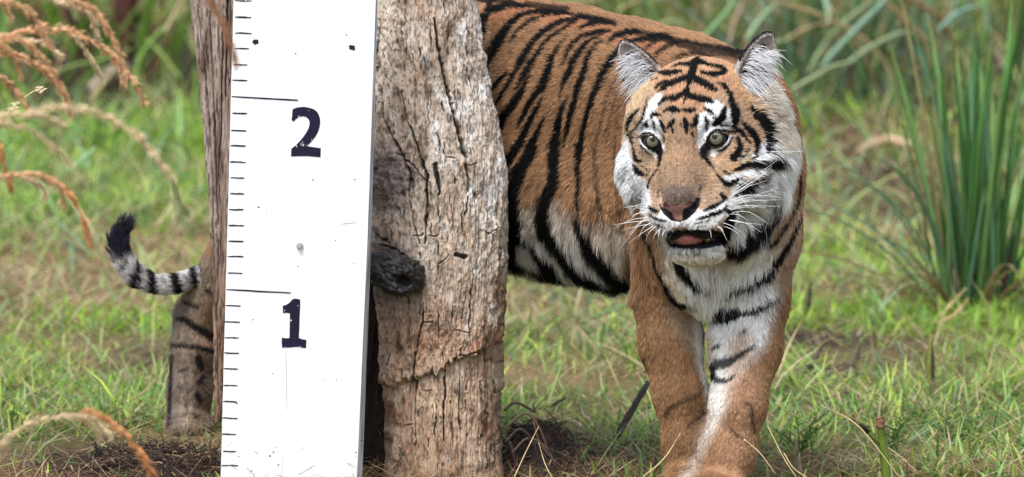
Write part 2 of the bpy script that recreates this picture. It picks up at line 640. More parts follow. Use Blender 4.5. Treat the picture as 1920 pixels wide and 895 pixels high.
# ---------------------------------------------------------------- coat pattern
class Layer:
    def __init__(s, x0, y0, x1, y1, sc_, base):
        s.x0, s.y0, s.s = x0, y0, sc_
        s.w = int((x1 - x0) * sc_); s.h = int((y1 - y0) * sc_)
        s.img = np.empty((s.h, s.w, 3), f32); s.img[:] = srgb(base)
        s.X = (x0 + (np.arange(s.w) + .5) / sc_)[None]; s.Y = (y0 + (np.arange(s.h) + .5) / sc_)[:, None]

    def _box(s, lo, hi):
        a = max(int((lo[0] - s.x0) * s.s), 0); b = min(int((hi[0] - s.x0) * s.s) + 2, s.w)
        c = max(int((lo[1] - s.y0) * s.s), 0); d = min(int((hi[1] - s.y0) * s.s) + 2, s.h)
        return a, b, c, d

    def comp(s, bx, A, c):
        a, b, c0, d = bx
        A = A[..., None]
        s.img[c0:d, a:b] = s.img[c0:d, a:b] * (1 - A) + srgb(c) * A

    def poly(s, pts, c, soft=6, al=1.0, cs=None):
        pts = cs(pts) if cs else np.asarray(pts, float)
        bx = s._box(pts.min(0) - soft, pts.max(0) + soft)
        a, b, c0, d = bx
        if b <= a or d <= c0: return
        X = s.X[:, a:b] + np.zeros((d - c0, 1)); Y = s.Y[c0:d] + np.zeros((1, b - a))
        ins = np.zeros(X.shape, bool); dm = np.full(X.shape, 1e9)
        for p, q_ in zip(pts, np.roll(pts, -1, 0)):
            e = q_ - p
            t = np.clip(((X - p[0]) * e[0] + (Y - p[1]) * e[1]) / (e @ e + 1e-9), 0, 1)
            dm = np.minimum(dm, (X - p[0] - t * e[0]) ** 2 + (Y - p[1] - t * e[1]) ** 2)
            cr = ((p[1] > Y) != (q_[1] > Y)) & (X < (q_[0] - p[0]) * (Y - p[1]) / (q_[1] - p[1] + 1e-12) + p[0])
            ins ^= cr
        sd = np.sqrt(dm) * np.where(ins, -1, 1)
        s.comp(bx, al * sstep(soft, -soft, sd), c)

    def stroke(s, pts, c=(24, 22, 28), soft=1.3, al=1.0, cs=None, wob=0.0):
        P = cs(pts) if cs else np.asarray(pts, float)
        # smooth the polyline
        if len(P) > 2: P = catmull(P, len(P) * 5)
        m = P[:, 2].max() / 2 + soft * 2 + 2
        bx = s._box(P[:, :2].min(0) - m, P[:, :2].max(0) + m)
        a, b, c0, d = bx
        if b <= a or d <= c0: return
        X = s.X[:, a:b] + np.zeros((d - c0, 1)); Y = s.Y[c0:d] + np.zeros((1, b - a))
        if wob:
            nx = vnoise(X / (wob * 3), Y / (wob * 3), 0.5, 5) * wob * 0.7
            X = X + nx; Y = Y + vnoise(X / (wob * 3), Y / (wob * 3), 3.5, 6) * wob * 0.7
        dm = np.full(X.shape, 1e9)
        for p, q_ in zip(P[:-1], P[1:]):
            e = q_[:2] - p[:2]
            t = np.clip(((X - p[0]) * e[0] + (Y - p[1]) * e[1]) / (e @ e + 1e-9), 0, 1)
            w = (p[2] + (q_[2] - p[2]) * t) / 2
            dm = np.minimum(dm, np.sqrt((X - p[0] - t * e[0]) ** 2 + (Y - p[1] - t * e[1]) ** 2) - np.maximum(w, 0.3))
        s.comp(bx, al * sstep(soft, -soft, dm), c)

    def sample(s, px, py):
        u = np.clip((px - s.x0) * s.s - .5, 0, s.w - 1.001); v = np.clip((py - s.y0) * s.s - .5, 0, s.h - 1.001)
        i = u.astype(int); j = v.astype(int); fu = (u - i)[:, None]; fv = (v - j)[:, None]
        I = s.img
        return (I[j, i] * (1 - fu) + I[j, i + 1] * fu) * (1 - fv) + (I[j + 1, i] * (1 - fu) + I[j + 1, i + 1] * fu) * fv


def CS(ox, oy, k):
    def f(p):
        p = np.array(p, float)
        p[:, 0] = ox + p[:, 0] / k; p[:, 1] = oy + p[:, 1] / k
        if p.shape[1] > 2: p[:, 2] /= k
        return p
    return f


cA = CS(1120, 40, 2.798); cE1 = CS(1140, 50, 3.58); cE2 = CS(1300, 50, 3.58); cE3 = CS(1140, 280, 4.07); cE4 = CS(1300, 280, 4.07)
cE5 = CS(1200, 350, 5.965); cE6 = CS(1180, 220, 8.73); cB1 = CS(880, 0, 2.983); cB2 = CS(880, 280, 2.983)
cC = CS(1120, 560, 2.672); cD = CS(1120, 300, 2.798); cHh = CS(180, 380, 1.739); cF = CS(1000, 0, 4.0)
BK = (9, 9, 13)
WH = (250, 250, 252)

# body layer ------------------------------------------------------------
ORG = (162, 126, 94)
BL = Layer(180, -60, 1560, 960, 1.0, ORG)
S = BL.stroke
# lighter, paler zones
BL.poly([(270, 330), (380, 330), (480, 300), (600, 400), (720, 440), (860, 470), (880, 780), (500, 740), (200, 680), (200, 400)], (200, 190, 178), 22, cs=cB2)
BL.poly([(300, 470), (480, 480), (640, 560), (800, 640), (880, 800), (500, 760), (200, 700), (200, 560)], (226, 224, 222), 24, 0.8, cs=cB2)
BL.poly([(0, 60), (300, 20), (700, 120), (1074, 230), (1074, 300), (700, 190), (300, 90), (0, 150)], (196, 128, 92), 18, 0.5, cs=cB1)
BL.poly([(330, 430), (400, 420), (560, 480), (680, 480), (850, 380), (980, 200), (1050, 220), (1050, 480), (985, 690), (900, 830), (590, 880), (520, 790), (430, 780), (350, 620)], (222, 212, 196), 16, cs=cD)
BL.poly([(560, 300), (760, 480), (900, 600), (860, 830), (590, 900), (480, 760), (420, 600), (400, 480)], (240, 238, 234), 22, 0.8, cs=cD)
BL.poly([(960, 60), (1060, 60), (1110, 200), (1100, 380), (1060, 520), (1010, 660), (985, 760), (1060, 760), (1200, 300), (1100, 0)], (176, 132, 104), 8, cs=cD)
BL.poly([(560, -40), (920, -40), (900, 100), (850, 240), (760, 340), (680, 430), (650, 560), (560, 700), (470, 895), (420, 1000), (380, 1000), (470, 760), (560, 590), (566, 300)], (238, 236, 232), 15, cs=cC)
BL.poly([(470, 40), (520, 60), (540, 300), (575, 520), (600, 640), (560, 620), (535, 440), (500, 330), (480, 220)], (236, 232, 226), 7, cs=cC)
BL.poly([(330, 40), (480, 60), (500, 300), (430, 240), (360, 130)], (160, 144, 124), 14, .8, cs=cC)
BL.poly([(955, 200), (1080, 200), (1060, 480), (985, 690), (930, 640), (960, 480), (900, 470), (880, 380)], (184, 152, 124), 12, .85, cs=cD)
BL.poly([(1365, 640), (1400, 620), (1425, 700), (1412, 800), (1385, 880), (1350, 880), (1350, 780)], (186, 150, 120), 18, .6)  # highlight down the right foreleg, painted into the coat
BL.poly([(1225, 640), (1270, 620), (1290, 740), (1300, 860), (1270, 880), (1240, 760)], (160, 122, 90), 16, .6)
# forearms painted darker and browner, as top light leaves them shaded
BL.poly([(240, 250), (480, 330), (560, 600), (500, 895), (340, 895), (290, 560)], (144, 110, 76), 30, .8, cs=cC)
BL.poly([(1150, 500), (1215, 520), (1230, 640), (1240, 760), (1250, 900), (1200, 900), (1160, 700)], (144, 110, 76), 24, .6)
BL.poly([(1480, 480), (1440, 620), (1420, 900), (1500, 900), (1540, 500)], (150, 114, 80), 20, .6)
# hind leg
BL.poly([(300, 480), (470, 480), (470, 860), (280, 860)], (146, 128, 110), 6)
BL.poly([(255, 330), (310, 330), (290, 500), (275, 740), (225, 740)], (120, 110, 104), 10, .7, cs=cHh)
BL.poly([(330, 330), (395, 300), (410, 460), (360, 500), (330, 460)], (162, 132, 108), 12, .9, cs=cHh)
BL.poly([(270, 400), (320, 380), (330, 560), (300, 740), (265, 740)], (152, 134, 118), 10, .8, cs=cHh)
BL.poly([(315, 480), (385, 470), (370, 740), (320, 700)], (96, 78, 66), 12, .8, cs=cHh)
for st in [[(262, 380, 12), (290, 386, 22), (330, 412, 26), (395, 452, 32), (430, 470, 28)], [(245, 466, 14), (330, 474, 18), (395, 494, 20), (430, 500, 16)], [(286, 325, 10), (330, 345, 12)], [(360, 290, 14), (390, 305, 14)],
           [(335, 510, 26), (345, 545, 20)], [(350, 570, 16), (335, 590, 20)], [(300, 545, 8), (270, 552, 8)], [(330, 630, 24), (340, 650, 14)], [(245, 500, 14), (240, 600, 14), (236, 725, 16)], [(320, 690, 12), (330, 700, 12)]]:
    S(st, (14, 13, 15), 2.4, .95, cs=cHh)
for k in range(70):
    x_, y_ = 350 + rng.normal() * 16, rng.uniform(630, 790)
    S([(x_, y_, rng.uniform(2, 6)), (x_ + rng.normal() * 3, y_ + rng.uniform(3, 12), 2)], (52, 42, 38), 2.5, .6)
# generic stripes for the flank and haunch behind post and board
for i in range(16):
    x = 870 - i * 34
    S([(x + 60, -30, 8), (x + 20, 90, 18), (x - 20, 230, 15), (x - 20 + (i % 3) * 8, 380, 10), (x + 10, 470, 6)], BK, 2)
st1 = [
    [(45, 5, 10), (100, 8, 8)], [(45, 110, 30), (70, 88, 30), (130, 52, 36), (220, 25, 36), (300, 32, 22), (340, 38, 8)],
    [(70, 420, 50), (95, 330, 52), (130, 270, 56), (180, 190, 46), (240, 112, 32), (310, 72, 26), (400, 60, 28), (500, 66, 30), (575, 76, 10)],
    [(220, 235, 6), (245, 200, 16), (280, 155, 20), (335, 112, 22), (400, 88, 16), (450, 70, 16)],
    [(145, 580, 16), (180, 520, 26), (220, 450, 28), (260, 380, 32), (300, 310, 40), (350, 232, 34), (420, 165, 30), (500, 120, 26), (580, 104, 24), (630, 92, 16)],
    [(245, 515, 6), (270, 470, 20), (320, 380, 36), (370, 300, 28), (415, 235, 22), (480, 182, 20), (550, 138, 18), (590, 115, 14)],
    [(120, 500, 22), (165, 445, 26), (208, 402, 10)],
    [(150, 730, 46), (175, 680, 46), (220, 608, 46), (270, 540, 38), (310, 460, 22), (338, 408, 6)],
    [(262, 735, 6), (275, 690, 20), (310, 620, 28), (350, 550, 34), (400, 480, 46), (432, 400, 42), (455, 320, 30), (500, 250, 18), (548, 202, 6)],
    [(190, 930, 50), (230, 870, 46), (280, 785, 40), (330, 690, 34), (370, 610, 28), (405, 545, 14)],
    [(300, 895, 56), (340, 815, 44), (380, 735, 28), (418, 645, 8)],
    [(505, 375, 6), (525, 335, 16), (560, 260, 24), (610, 208, 22), (700, 178, 26), (790, 168, 16)],
    [(495, 555, 8), (515, 480, 24), (550, 400, 38), (580, 330, 36), (620, 270, 34), (670, 222, 20), (745, 192, 8)],
    [(460, 900, 60), (475, 800, 50), (490, 700, 36), (510, 620, 26), (543, 545, 8)],
    [(512, 835, 6), (535, 750, 24), (565, 630, 32), (600, 500, 36), (635, 400, 34), (660, 310, 28), (700, 250, 18), (735, 220, 6)],
    [(605, 900, 34), (625, 760, 30), (655, 640, 30), (690, 530, 34), (730, 430, 36), (780, 340, 42), (825, 285, 34), (860, 250, 14)],
    [(610, 158, 14), (660, 135, 26), (720, 122, 28), (800, 132, 14)], [(560, 72, 8), (640, 95, 26), (730, 108, 24), (800, 128, 8)],
    [(775, 235, 10), (800, 205, 24), (860, 180, 32), (940, 180, 26), (960, 190, 8)], [(850, 205, 10), (900, 225, 18), (980, 212, 34), (1080, 200, 40), (1130, 210, 20)],
    [(650, 200, 14), (740, 165, 18)],
]
for st in st1: S([(a_, b_, c_ * 1.12) for a_, b_, c_ in st], BK, 1.5, cs=cB1, wob=1.6)
for st in [[(700, 870, 10), (715, 760, 14), (740, 640, 14), (770, 530, 12), (805, 460, 12), (835, 410, 8)], [(760, 800, 6), (775, 700, 12), (800, 600, 10), (830, 500, 10)], [(805, 900, 12), (818, 720, 10), (835, 560, 8)], [(860, 640, 6), (862, 540, 8), (870, 480, 6)]]:
    S(st, (70, 50, 40), 3, .75, cs=cB1)
for c_, r in (((225, 272), 10), ((268, 238), 10), ((205, 340), 8), ((85, 180), 10)):
    S([(c_[0], c_[1], r), (c_[0] + 4, c_[1] + 3, r)], (70, 55, 40), 3, .7, cs=cB1)
for st in [[(830, 372, 14), (865, 335, 28), (930, 292, 34), (975, 278, 12)], [(898, 430, 22), (930, 395, 32), (985, 350, 34), (1050, 318, 36), (1130, 300, 28), (1195, 312, 10)],
           [(1030, 450, 8), (1100, 412, 22), (1180, 395, 30), (1260, 400, 30), (1340, 425, 26), (1400, 440, 14)], [(1180, 315, 10), (1280, 335, 20), (1380, 355, 30), (1480, 378, 40), (1560, 385, 40), (1640, 400, 30)],
           [(560, 320, 20), (600, 260, 30), (700, 235, 36), (790, 240, 14)], [(720, 330, 10), (800, 290, 24), (900, 270, 40), (980, 275, 14)]]:
    S(st, BK, 1.5, .92, cs=cF, wob=1.5)
st2 = [
    [(190, 110, 20), (220, 60, 34), (255, 10, 34), (290, -40, 30)],
    [(345, -10, 60), (310, 70, 60), (262, 150, 74), (240, 260, 84), (238, 360, 84), (245, 440, 80), (270, 500, 40)],
    [(235, 430, 80), (225, 540, 60), (235, 620, 60), (270, 650, 40)],
    [(468, -20, 60), (462, 100, 56), (452, 220, 60), (415, 320, 70), (412, 420, 80), (450, 500, 76), (520, 590, 64), (600, 680, 70), (690, 725, 60)],
    [(600, -20, 30), (598, 120, 26), (603, 240, 20), (612, 315, 26), (622, 335, 10)], [(588, 355, 12), (608, 420, 40), (650, 510, 60), (700, 590, 70), (780, 680, 76), (860, 745, 50)],
    [(215, 600, 60), (270, 640, 40), (340, 655, 30), (420, 690, 44), (490, 715, 30), (580, 745, 24), (700, 745, 40), (840, 765, 40)], [(345, 555, 20), (395, 610, 54), (440, 660, 64), (470, 700, 50)],
    [(250, 500, 50), (300, 520, 30), (350, 550, 24)],
]
for st in st2: S([(a_, b_, c_ * 1.15) for a_, b_, c_ in st], BK, 2.2, cs=cB2, wob=2)
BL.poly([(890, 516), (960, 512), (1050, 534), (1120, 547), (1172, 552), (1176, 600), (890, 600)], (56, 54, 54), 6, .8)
for st in [[(985, 6, 10), (1060, 17, 13)], [(1085, 26, 8), (1150, 42, 13)], [(1185, 54, 8), (1240, 70, 14), (1300, 85, 18), (1350, 93, 20), (1410, 106, 20)], [(900, -2, 8), (960, 2, 10)]]: S(st, BK, 2.0, .85)
for st in [[(693, 0, 12), (700, 150, 14), (722, 330, 22), (745, 430, 20)], [(810, -10, 10), (815, 180, 10), (830, 340, 10), (862, 490, 12)]]:
    S(st, (52, 40, 34), 2.5, .8, cs=cB2)
for st in [[(340, 195, 20), (335, 215, 20)], [(375, 155, 12), (378, 162, 12)], [(335, 295, 14), (338, 302, 14)], [(560, 455, 8), (562, 530, 8)]]:
    S(st, (70, 52, 40), 4, .6, cs=cB2)
stD = [
    [(225, 340, 8), (240, 400, 12), (272, 480, 15), (300, 570, 16), (335, 650, 20), (390, 740, 26), (440, 775, 26), (520, 768, 8)],
    [(395, 480, 20), (415, 550, 44), (460, 625, 40), (520, 665, 26), (590, 690, 14)],
    [(950, 220, 40), (930, 280, 70), (880, 350, 84), (820, 410, 84), (750, 460, 76), (690, 490, 56), (650, 500, 20)],
    [(1035, -120, 8), (1058, 0, 10), (1070, 120, 14), (1060, 220, 12), (1020, 320, 14), (965, 400, 14), (905, 465, 10)],
    [(1085, 290, 8), (1045, 375, 18), (1005, 460, 28), (950, 550, 32), (895, 612, 40), (820, 650, 38), (740, 672, 26), (670, 705, 12)],
    [(606, 845, 30), (640, 800, 40), (700, 798, 36), (760, 812, 18), (840, 800, 20), (900, 768, 22), (955, 740, 12)], [(615, 855, 30), (680, 845, 34), (740, 828, 18)],
    [(1000, 330, 8), (960, 400, 12), (930, 450, 12), (900, 470, 8)],
]
for st in stD: S([(a_, b_, c_ * 1.15) for a_, b_, c_ in st], BK, 1.5, cs=cD, wob=1.6)
for st in [[(195, 440, 8), (230, 560, 10), (270, 680, 8), (300, 760, 6)], [(210, 380, 6), (225, 470, 8), (260, 600, 8)]]:
    S(st, (110, 70, 45), 2.5, .6, cs=cD)
stC = [[(570, 255, 12), (600, 240, 14), (620, 236, 6)], [(568, 350, 30), (600, 335, 40), (650, 322, 34), (700, 295, 22), (750, 262, 18), (800, 242, 6)], [(572, 395, 28), (600, 412, 24), (650, 412, 14), (690, 385, 6)],
       [(576, 350, 20), (574, 400, 20)], [(345, 585, 20), (360, 558, 20), (410, 528, 16), (480, 500, 14), (530, 470, 6)], [(455, 640, 10), (500, 605, 16), (550, 565, 10)],
       [(730, 515, 6), (770, 545, 16), (778, 610, 16), (792, 680, 8)], [(665, 655, 8), (705, 690, 12), (760, 730, 6)], [(715, 185, 8), (740, 160, 12)], [(225, 300, 10), (245, 370, 8)]]
for i, st in enumerate(stC): S([(a_, b_, c_ * 1.35) for a_, b_, c_ in st], BK if i < 4 else (62, 44, 34), 2.0, .9 if i < 4 else .8, cs=cC, wob=1.5)

# tail layer -----------------------------------------------------------
TLr = Layer(180, 380, 600, 620, 1.0, (205, 200, 198))
for st in [[(335, 200, 26), (362, 270, 32)], [(308, 205, 16), (322, 285, 24)], [(250, 230, 30), (272, 310, 34)], [(178, 215, 28), (186, 310, 30)], [(146, 200, 24), (122, 290, 28)], [(383, 150, 14), (392, 215, 14)], [(286, 240, 8), (300, 262, 8)],
           [(100, 195, 10), (84, 235, 10)], [(78, 190, 14), (40, 205, 10)], [(215, 240, 6), (220, 262, 6)]]:
    TLr.stroke(st, (22, 22, 30), 3, cs=cHh)
TLr.poly([(20, 20), (160, 20), (150, 150), (110, 185), (70, 185), (20, 190)], (42, 42, 54), 8, cs=cHh)

# head layer -------------------------------------------------------------
HLr = Layer(1120, 30, 1540, 580, 2.0, (186, 160, 136))
P_, S = HLr.poly, HLr.stroke
# broad zones
P_([(1196, 150), (1240, 120), (1300, 100), (1370, 105), (1410, 150), (1400, 200), (1350, 170), (1290, 230), (1240, 180)], (200, 160, 128), 10)
P_([(1240, 225), (1325, 225), (1330, 300), (1345, 380), (1300, 372), (1240, 372), (1228, 330), (1240, 290)], (176, 146, 118), 8)
P_([(1240, 310), (1320, 310), (1335, 385), (1300, 372), (1238, 376)], (172, 148, 128), 8, .7)
P_([(1244, 355), (1262, 345), (1300, 350), (1306, 378), (1280, 390), (1244, 385)], (112, 98, 92), 6, .85)
P_([(1195, 290), (1230, 300), (1222, 350), (1212, 400), (1206, 340)], (186, 160, 132), 6)
P_([(1345, 290), (1395, 280), (1410, 320), (1385, 350), (1340, 330)], (196, 166, 134), 8)
P_([(1365, 230), (1420, 200), (1440, 260), (1440, 330), (1400, 320), (1380, 280)], (196, 164, 136), 8)
# neck beyond the ruff
P_([(1448, 130), (1478, 205), (1494, 270), (1499, 330), (1490, 385), (1462, 402), (1440, 430), (1420, 470), (1480, 520), (1560, 520), (1560, 130)], (180, 150, 124), 3)
# left ruff
P_([(1130, 230), (1172, 232), (1180, 290), (1196, 330), (1216, 352), (1222, 430), (1130, 430)], (246, 246, 248), 7)
P_([(1150, 210), (1175, 170), (1215, 145), (1225, 160), (1195, 200), (1176, 250), (1160, 280)], (206, 182, 150), 7)
P_([(1180, 330), (1208, 345), (1212, 400), (1200, 410), (1190, 380)], (150, 150, 156), 8, .6)
# right ruff
P_([(1415, 150), (1460, 165), (1488, 240), (1497, 330), (1480, 400), (1400, 480), (1370, 460), (1360, 400), (1380, 350), (1440, 320), (1440, 250)], (238, 236, 234), 9)
P_([(1405, 140), (1450, 160), (1480, 230), (1485, 280), (1455, 270), (1430, 200), (1405, 175)], (204, 194, 180), 10)
P_([(1365, 120), (1400, 130), (1425, 180), (1440, 230), (1420, 230), (1395, 190)], (206, 172, 134), 8, .8)
# white brows
P_([(320, 455), (372, 440), (335, 520), (300, 580), (345, 640), (368, 720), (372, 820), (355, 840), (345, 770), (290, 715), (200, 720), (190, 690), (240, 590), (270, 510)], WH, 2.2, cs=cE1)
P_([(560, 425), (625, 410), (700, 470), (715, 545), (640, 580), (590, 600), (560, 640), (545, 690), (528, 660), (530, 590), (525, 530), (530, 490), (575, 460)], WH, 2.2, cs=cA)
P_([(1195, 440), (1290, 250), (1700, 190), (1700, 100), (1150, 50), (1130, 200), (1120, 430), (1190, 540)], WH, 2, .9, cs=cE6)
# under the eyes
P_([(140, 345), (180, 350), (240, 450), (330, 530), (430, 575), (455, 640), (425, 690), (370, 610), (230, 560), (150, 440)], WH, .8, cs=cE6)
P_([(1720, 280), (1610, 290), (1590, 440), (1470, 510), (1350, 520), (1330, 620), (1390, 650), (1470, 570), (1600, 510), (1690, 360)], WH, .8, cs=cE6)
P_([(480, 240), (545, 400), (575, 470), (545, 590), (505, 560), (500, 420), (430, 330)], WH, 1.0, cs=cE6)
# cheek whites
P_([(445, 790), (490, 770), (510, 830), (505, 880), (460, 895), (420, 900)], WH, 1.8, cs=cE2)
P_([(440, 60), (500, 0), (560, 20), (570, 90), (490, 105)], WH, 2, cs=cE4)
P_([(225, 205), (330, 185), (440, 150), (545, 140), (540, 185), (420, 215), (350, 225), (250, 250)], WH, 1.8, cs=cE4)
P_([(340, 70), (420, 0), (470, 0), (430, 90), (390, 110)], (220, 205, 185), 2, cs=cE4)
P_([(320, 250), (480, 220), (700, 260), (690, 360), (600, 480), (420, 560), (300, 560), (270, 420)], (222, 220, 218), 4, cs=cE4)
# muzzle whites and chin
P_([(70, 230), (90, 300), (150, 370), (220, 420), (290, 560), (380, 480), (450, 430), (560, 480), (700, 500), (800, 480), (940, 330), (990, 220), (1000, 150), (900, 170), (740, 270), (640, 250), (600, 290), (500, 390), (380, 390), (320, 340), (240, 250), (200, 330), (120, 290)], (244, 242, 240), 1.6, cs=cE5)
P_([(270, 560), (330, 660), (480, 700), (700, 690), (900, 640), (1000, 800), (800, 960), (400, 960), (300, 760)], (242, 240, 236), 3, cs=cE5)
P_([(1240, 480), (1380, 480), (1420, 600), (1240, 600)], (225, 215, 200), 8)
P_([(1240, 505), (1235, 600), (1400, 600), (1480, 470), (1470, 420), (1380, 470), (1340, 495)], (226, 216, 200), 5)
P_([(1110, 392), (1180, 392), (1205, 402), (1222, 425), (1240, 450), (1246, 520), (1110, 520)], (158, 118, 90), 4)
P_([(1208, 385), (1222, 405), (1250, 430), (1258, 450), (1262, 485), (1248, 485), (1232, 440), (1210, 412)], (204, 198, 194), 3)
# streaked frown of stripes
hA = [
    [(522, 195, 26), (508, 235, 30), (492, 275, 34), (482, 310, 24), (468, 345, 12), (458, 400, 9), (448, 440, 5)],
    [(385, 238, 6), (430, 222, 14), (480, 222, 22), (520, 205, 30)], [(520, 205, 26), (580, 222, 16), (640, 235, 18), (672, 255, 20), (650, 270, 20), (600, 275, 22), (545, 262, 16)],
    [(318, 266, 10), (370, 268, 26), (435, 258, 14)],
    [(480, 290, 28), (430, 302, 26), (380, 325, 26), (340, 350, 20), (315, 370, 6)], [(300, 348, 10), (330, 325, 16), (370, 308, 10)],
    [(490, 290, 28), (540, 310, 32), (590, 338, 30), (628, 362, 14)],
    [(465, 350, 12), (440, 380, 22), (400, 400, 28), (360, 402, 22), (318, 432, 8)],
    [(472, 350, 14), (478, 385, 22), (520, 400, 28), (570, 408, 30), (608, 424, 10)], [(466, 340, 12), (460, 400, 10)],
    [(345, 474, 10), (370, 460, 18), (400, 458, 26), (425, 466, 16)], [(448, 460, 14), (480, 464, 20), (512, 466, 14)],
    [(555, 452, 8), (590, 472, 20), (615, 490, 6)],
    [(328, 522, 12), (340, 550, 20), (350, 575, 12), (365, 582, 6)], [(402, 512, 10), (388, 535, 20), (365, 560, 12)], [(393, 572, 12), (394, 582, 8)],
    [(458, 512, 18), (464, 545, 24), (468, 582, 14)], [(522, 495, 18), (512, 540, 24), (490, 545, 12)], [(496, 582, 10), (505, 600, 12)], [(438, 532, 6), (442, 555, 4)],
    [(272, 500, 6), (300, 484, 16), (330, 492, 8)], [(290, 525, 8), (296, 560, 7)], [(262, 520, 6), (255, 548, 8)], [(240, 545, 10), (262, 556, 6)],
    [(568, 505, 12), (576, 535, 16), (572, 578, 8)], [(668, 452, 16), (660, 500, 32), (625, 535, 24), (605, 548, 6)], [(650, 546, 10), (690, 548, 6)], [(606, 505, 6), (640, 520, 10)],
    [(628, 322, 8), (665, 332, 18), (690, 365, 18), (705, 400, 20)],
    [(740, 250, 6), (760, 260, 8)],
]
for st in hA: S([(a_, b_, c_ * 1.32) for a_, b_, c_ in st], BK, 0.9, cs=cA, wob=1.0)
hE2 = [
    [(245, 440, 26), (262, 500, 36), (282, 570, 54), (284, 630, 36), (270, 670, 24)], [(225, 410, 24), (250, 450, 26)],
    [(395, 535, 24), (430, 580, 42), (480, 645, 42), (508, 710, 34), (516, 780, 28), (512, 840, 20)],
    [(332, 640, 10), (380, 690, 36), (420, 740, 40), (436, 800, 28), (425, 860, 20), (405, 900, 8)],
    [(280, 675, 18), (325, 705, 24), (360, 750, 22), (385, 790, 10)], [(300, 745, 22), (316, 800, 34), (300, 850, 44), (275, 880, 44)], [(375, 820, 14), (350, 860, 10), (320, 885, 8)],
    [(200, 560, 20), (205, 590, 24), (165, 640, 22), (130, 660, 8)],
]
for st in hE2: S([(a_, b_, c_ * 1.32) for a_, b_, c_ in st], BK, 0.9, cs=cE2, wob=1.0)
hE1 = [
    [(212, 548, 8), (180, 578, 20), (145, 615, 26), (125, 660, 18), (122, 700, 14), (138, 735, 18), (158, 745, 16)], [(262, 480, 4), (245, 550, 14), (225, 620, 14), (185, 680, 12), (150, 710, 14)],
    [(290, 560, 4), (300, 590, 14), (284, 620, 8)], [(305, 640, 10), (312, 690, 6)], [(250, 655, 22), (268, 672, 8)], [(140, 740, 14), (160, 800, 10), (170, 850, 16), (186, 895, 18)],
    [(215, 690, 6), (240, 660, 6)],
]
for st in hE1: S([(a_, b_, c_ * 1.32) for a_, b_, c_ in st], BK, 0.9, cs=cE1, wob=1.0)
hE3 = [
    [(185, 0, 14), (196, 50, 20), (215, 88, 22), (255, 95, 14)], [(190, 120, 14), (215, 165, 36), (250, 188, 30), (280, 195, 8)], [(248, 128, 8), (268, 135, 6)], [(285, 150, 8), (300, 165, 6)], [(290, 190, 8), (285, 215, 6)], [(315, 150, 6), (300, 200, 6)],
    [(372, 150, 8), (345, 190, 12), (312, 240, 10), (300, 290, 16)],
    [(388, 20, 26), (392, 80, 24), (378, 130, 14)], [(300, 435, 10), (335, 462, 26), (378, 474, 20)], [(305, 492, 8), (350, 525, 20), (400, 545, 16), (450, 552, 8)], [(380, 310, 8), (384, 370, 6)],
    [(320, 560, 6), (400, 590, 6)], [(360, 590, 14), (420, 600, 8)],
]
for st in hE3: S([(a_, b_, c_ * 1.32) for a_, b_, c_ in st], BK, 0.9, cs=cE3, wob=.8)
hE4 = [
    [(650, 85, 60), (610, 100, 60), (550, 112, 44), (480, 122, 34), (410, 125, 38), (350, 150, 28), (310, 165, 12)],
    [(370, 225, 14), (330, 250, 30), (280, 268, 38), (240, 252, 30), (200, 212, 16), (160, 165, 8), (130, 120, 4)], [(240, 170, 14), (285, 190, 10)], [(400, 130, 8), (405, 160, 6)],
    [(560, 205, 10), (500, 225, 24), (440, 260, 40), (380, 310, 44), (330, 350, 24)], [(620, 380, 30), (660, 385, 30)],  # first stroke: shadow behind the whiskers, painted into the coat
    [(80, 470, 14), (130, 448, 26), (190, 420, 22), (232, 395, 10)], [(20, 540, 8), (80, 522, 20), (150, 500, 26), (220, 470, 22), (265, 430, 10)], [(215, 345, 24), (240, 372, 34), (225, 395, 12)],
    [(60, 285, 12), (62, 300, 10)], [(52, 302, 8), (48, 310, 6)], [(175, 370, 10), (178, 378, 8)],
    [(255, 470, 20), (300, 500, 40), (280, 560, 60), (265, 620, 60), (262, 680, 44), (240, 710, 30)], [(300, 470, 20), (380, 480, 16), (450, 490, 8)],
    [(660, 395, 16), (650, 440, 40), (600, 510, 60), (530, 580, 62), (450, 650, 60), (350, 745, 60), (270, 790, 36)],
    [(85, 30, 40), (72, 5, 30)], [(90, 60, 30), (130, 110, 20), (160, 140, 8)], [(0, 480, 6), (12, 470, 6)], [(10, 572, 6), (60, 560, 10), (130, 548, 8)], [(30, 600, 5), (100, 585, 7)],
]
for st in hE4: S([(a_, b_, c_ * 1.32) for a_, b_, c_ in st], BK, 1.0, cs=cE4, wob=1.0)
# eye rims
hE6 = [
    [(130, 330, 20), (200, 290, 44), (280, 255, 46), (350, 270, 40), (420, 330, 44), (480, 400, 44), (500, 480, 60), (500, 560, 90), (490, 640, 70), (480, 700, 30)],
    [(215, 330, 40), (250, 410, 50), (300, 480, 50), (380, 530, 70), (470, 540, 80)], [(80, 330, 8), (180, 310, 20)],
    [(1275, 420, 40), (1300, 330, 50), (1360, 245, 50), (1440, 210, 50), (1530, 215, 54), (1620, 235, 50), (1720, 232, 40), (1830, 240, 30), (1900, 290, 30)],
    [(1270, 430, 60), (1340, 480, 60), (1420, 490, 60), (1510, 460, 50), (1580, 380, 44), (1610, 300, 40)], [(1260, 470, 110), (1240, 540, 130), (1210, 600, 110), (1240, 660, 60)],
    [(150, 400, 10), (190, 470, 30), (270, 560, 26), (350, 620, 16)], [(1700, 310, 24), (1640, 430, 36), (1540, 530, 40), (1450, 560, 30)],
    [(400, 200, 10), (420, 250, 8), (460, 300, 6)],
]
for st in hE6: S([(a_, b_, c_ * 1.15) for a_, b_, c_ in st], (16, 15, 20), 0.7, cs=cE6)
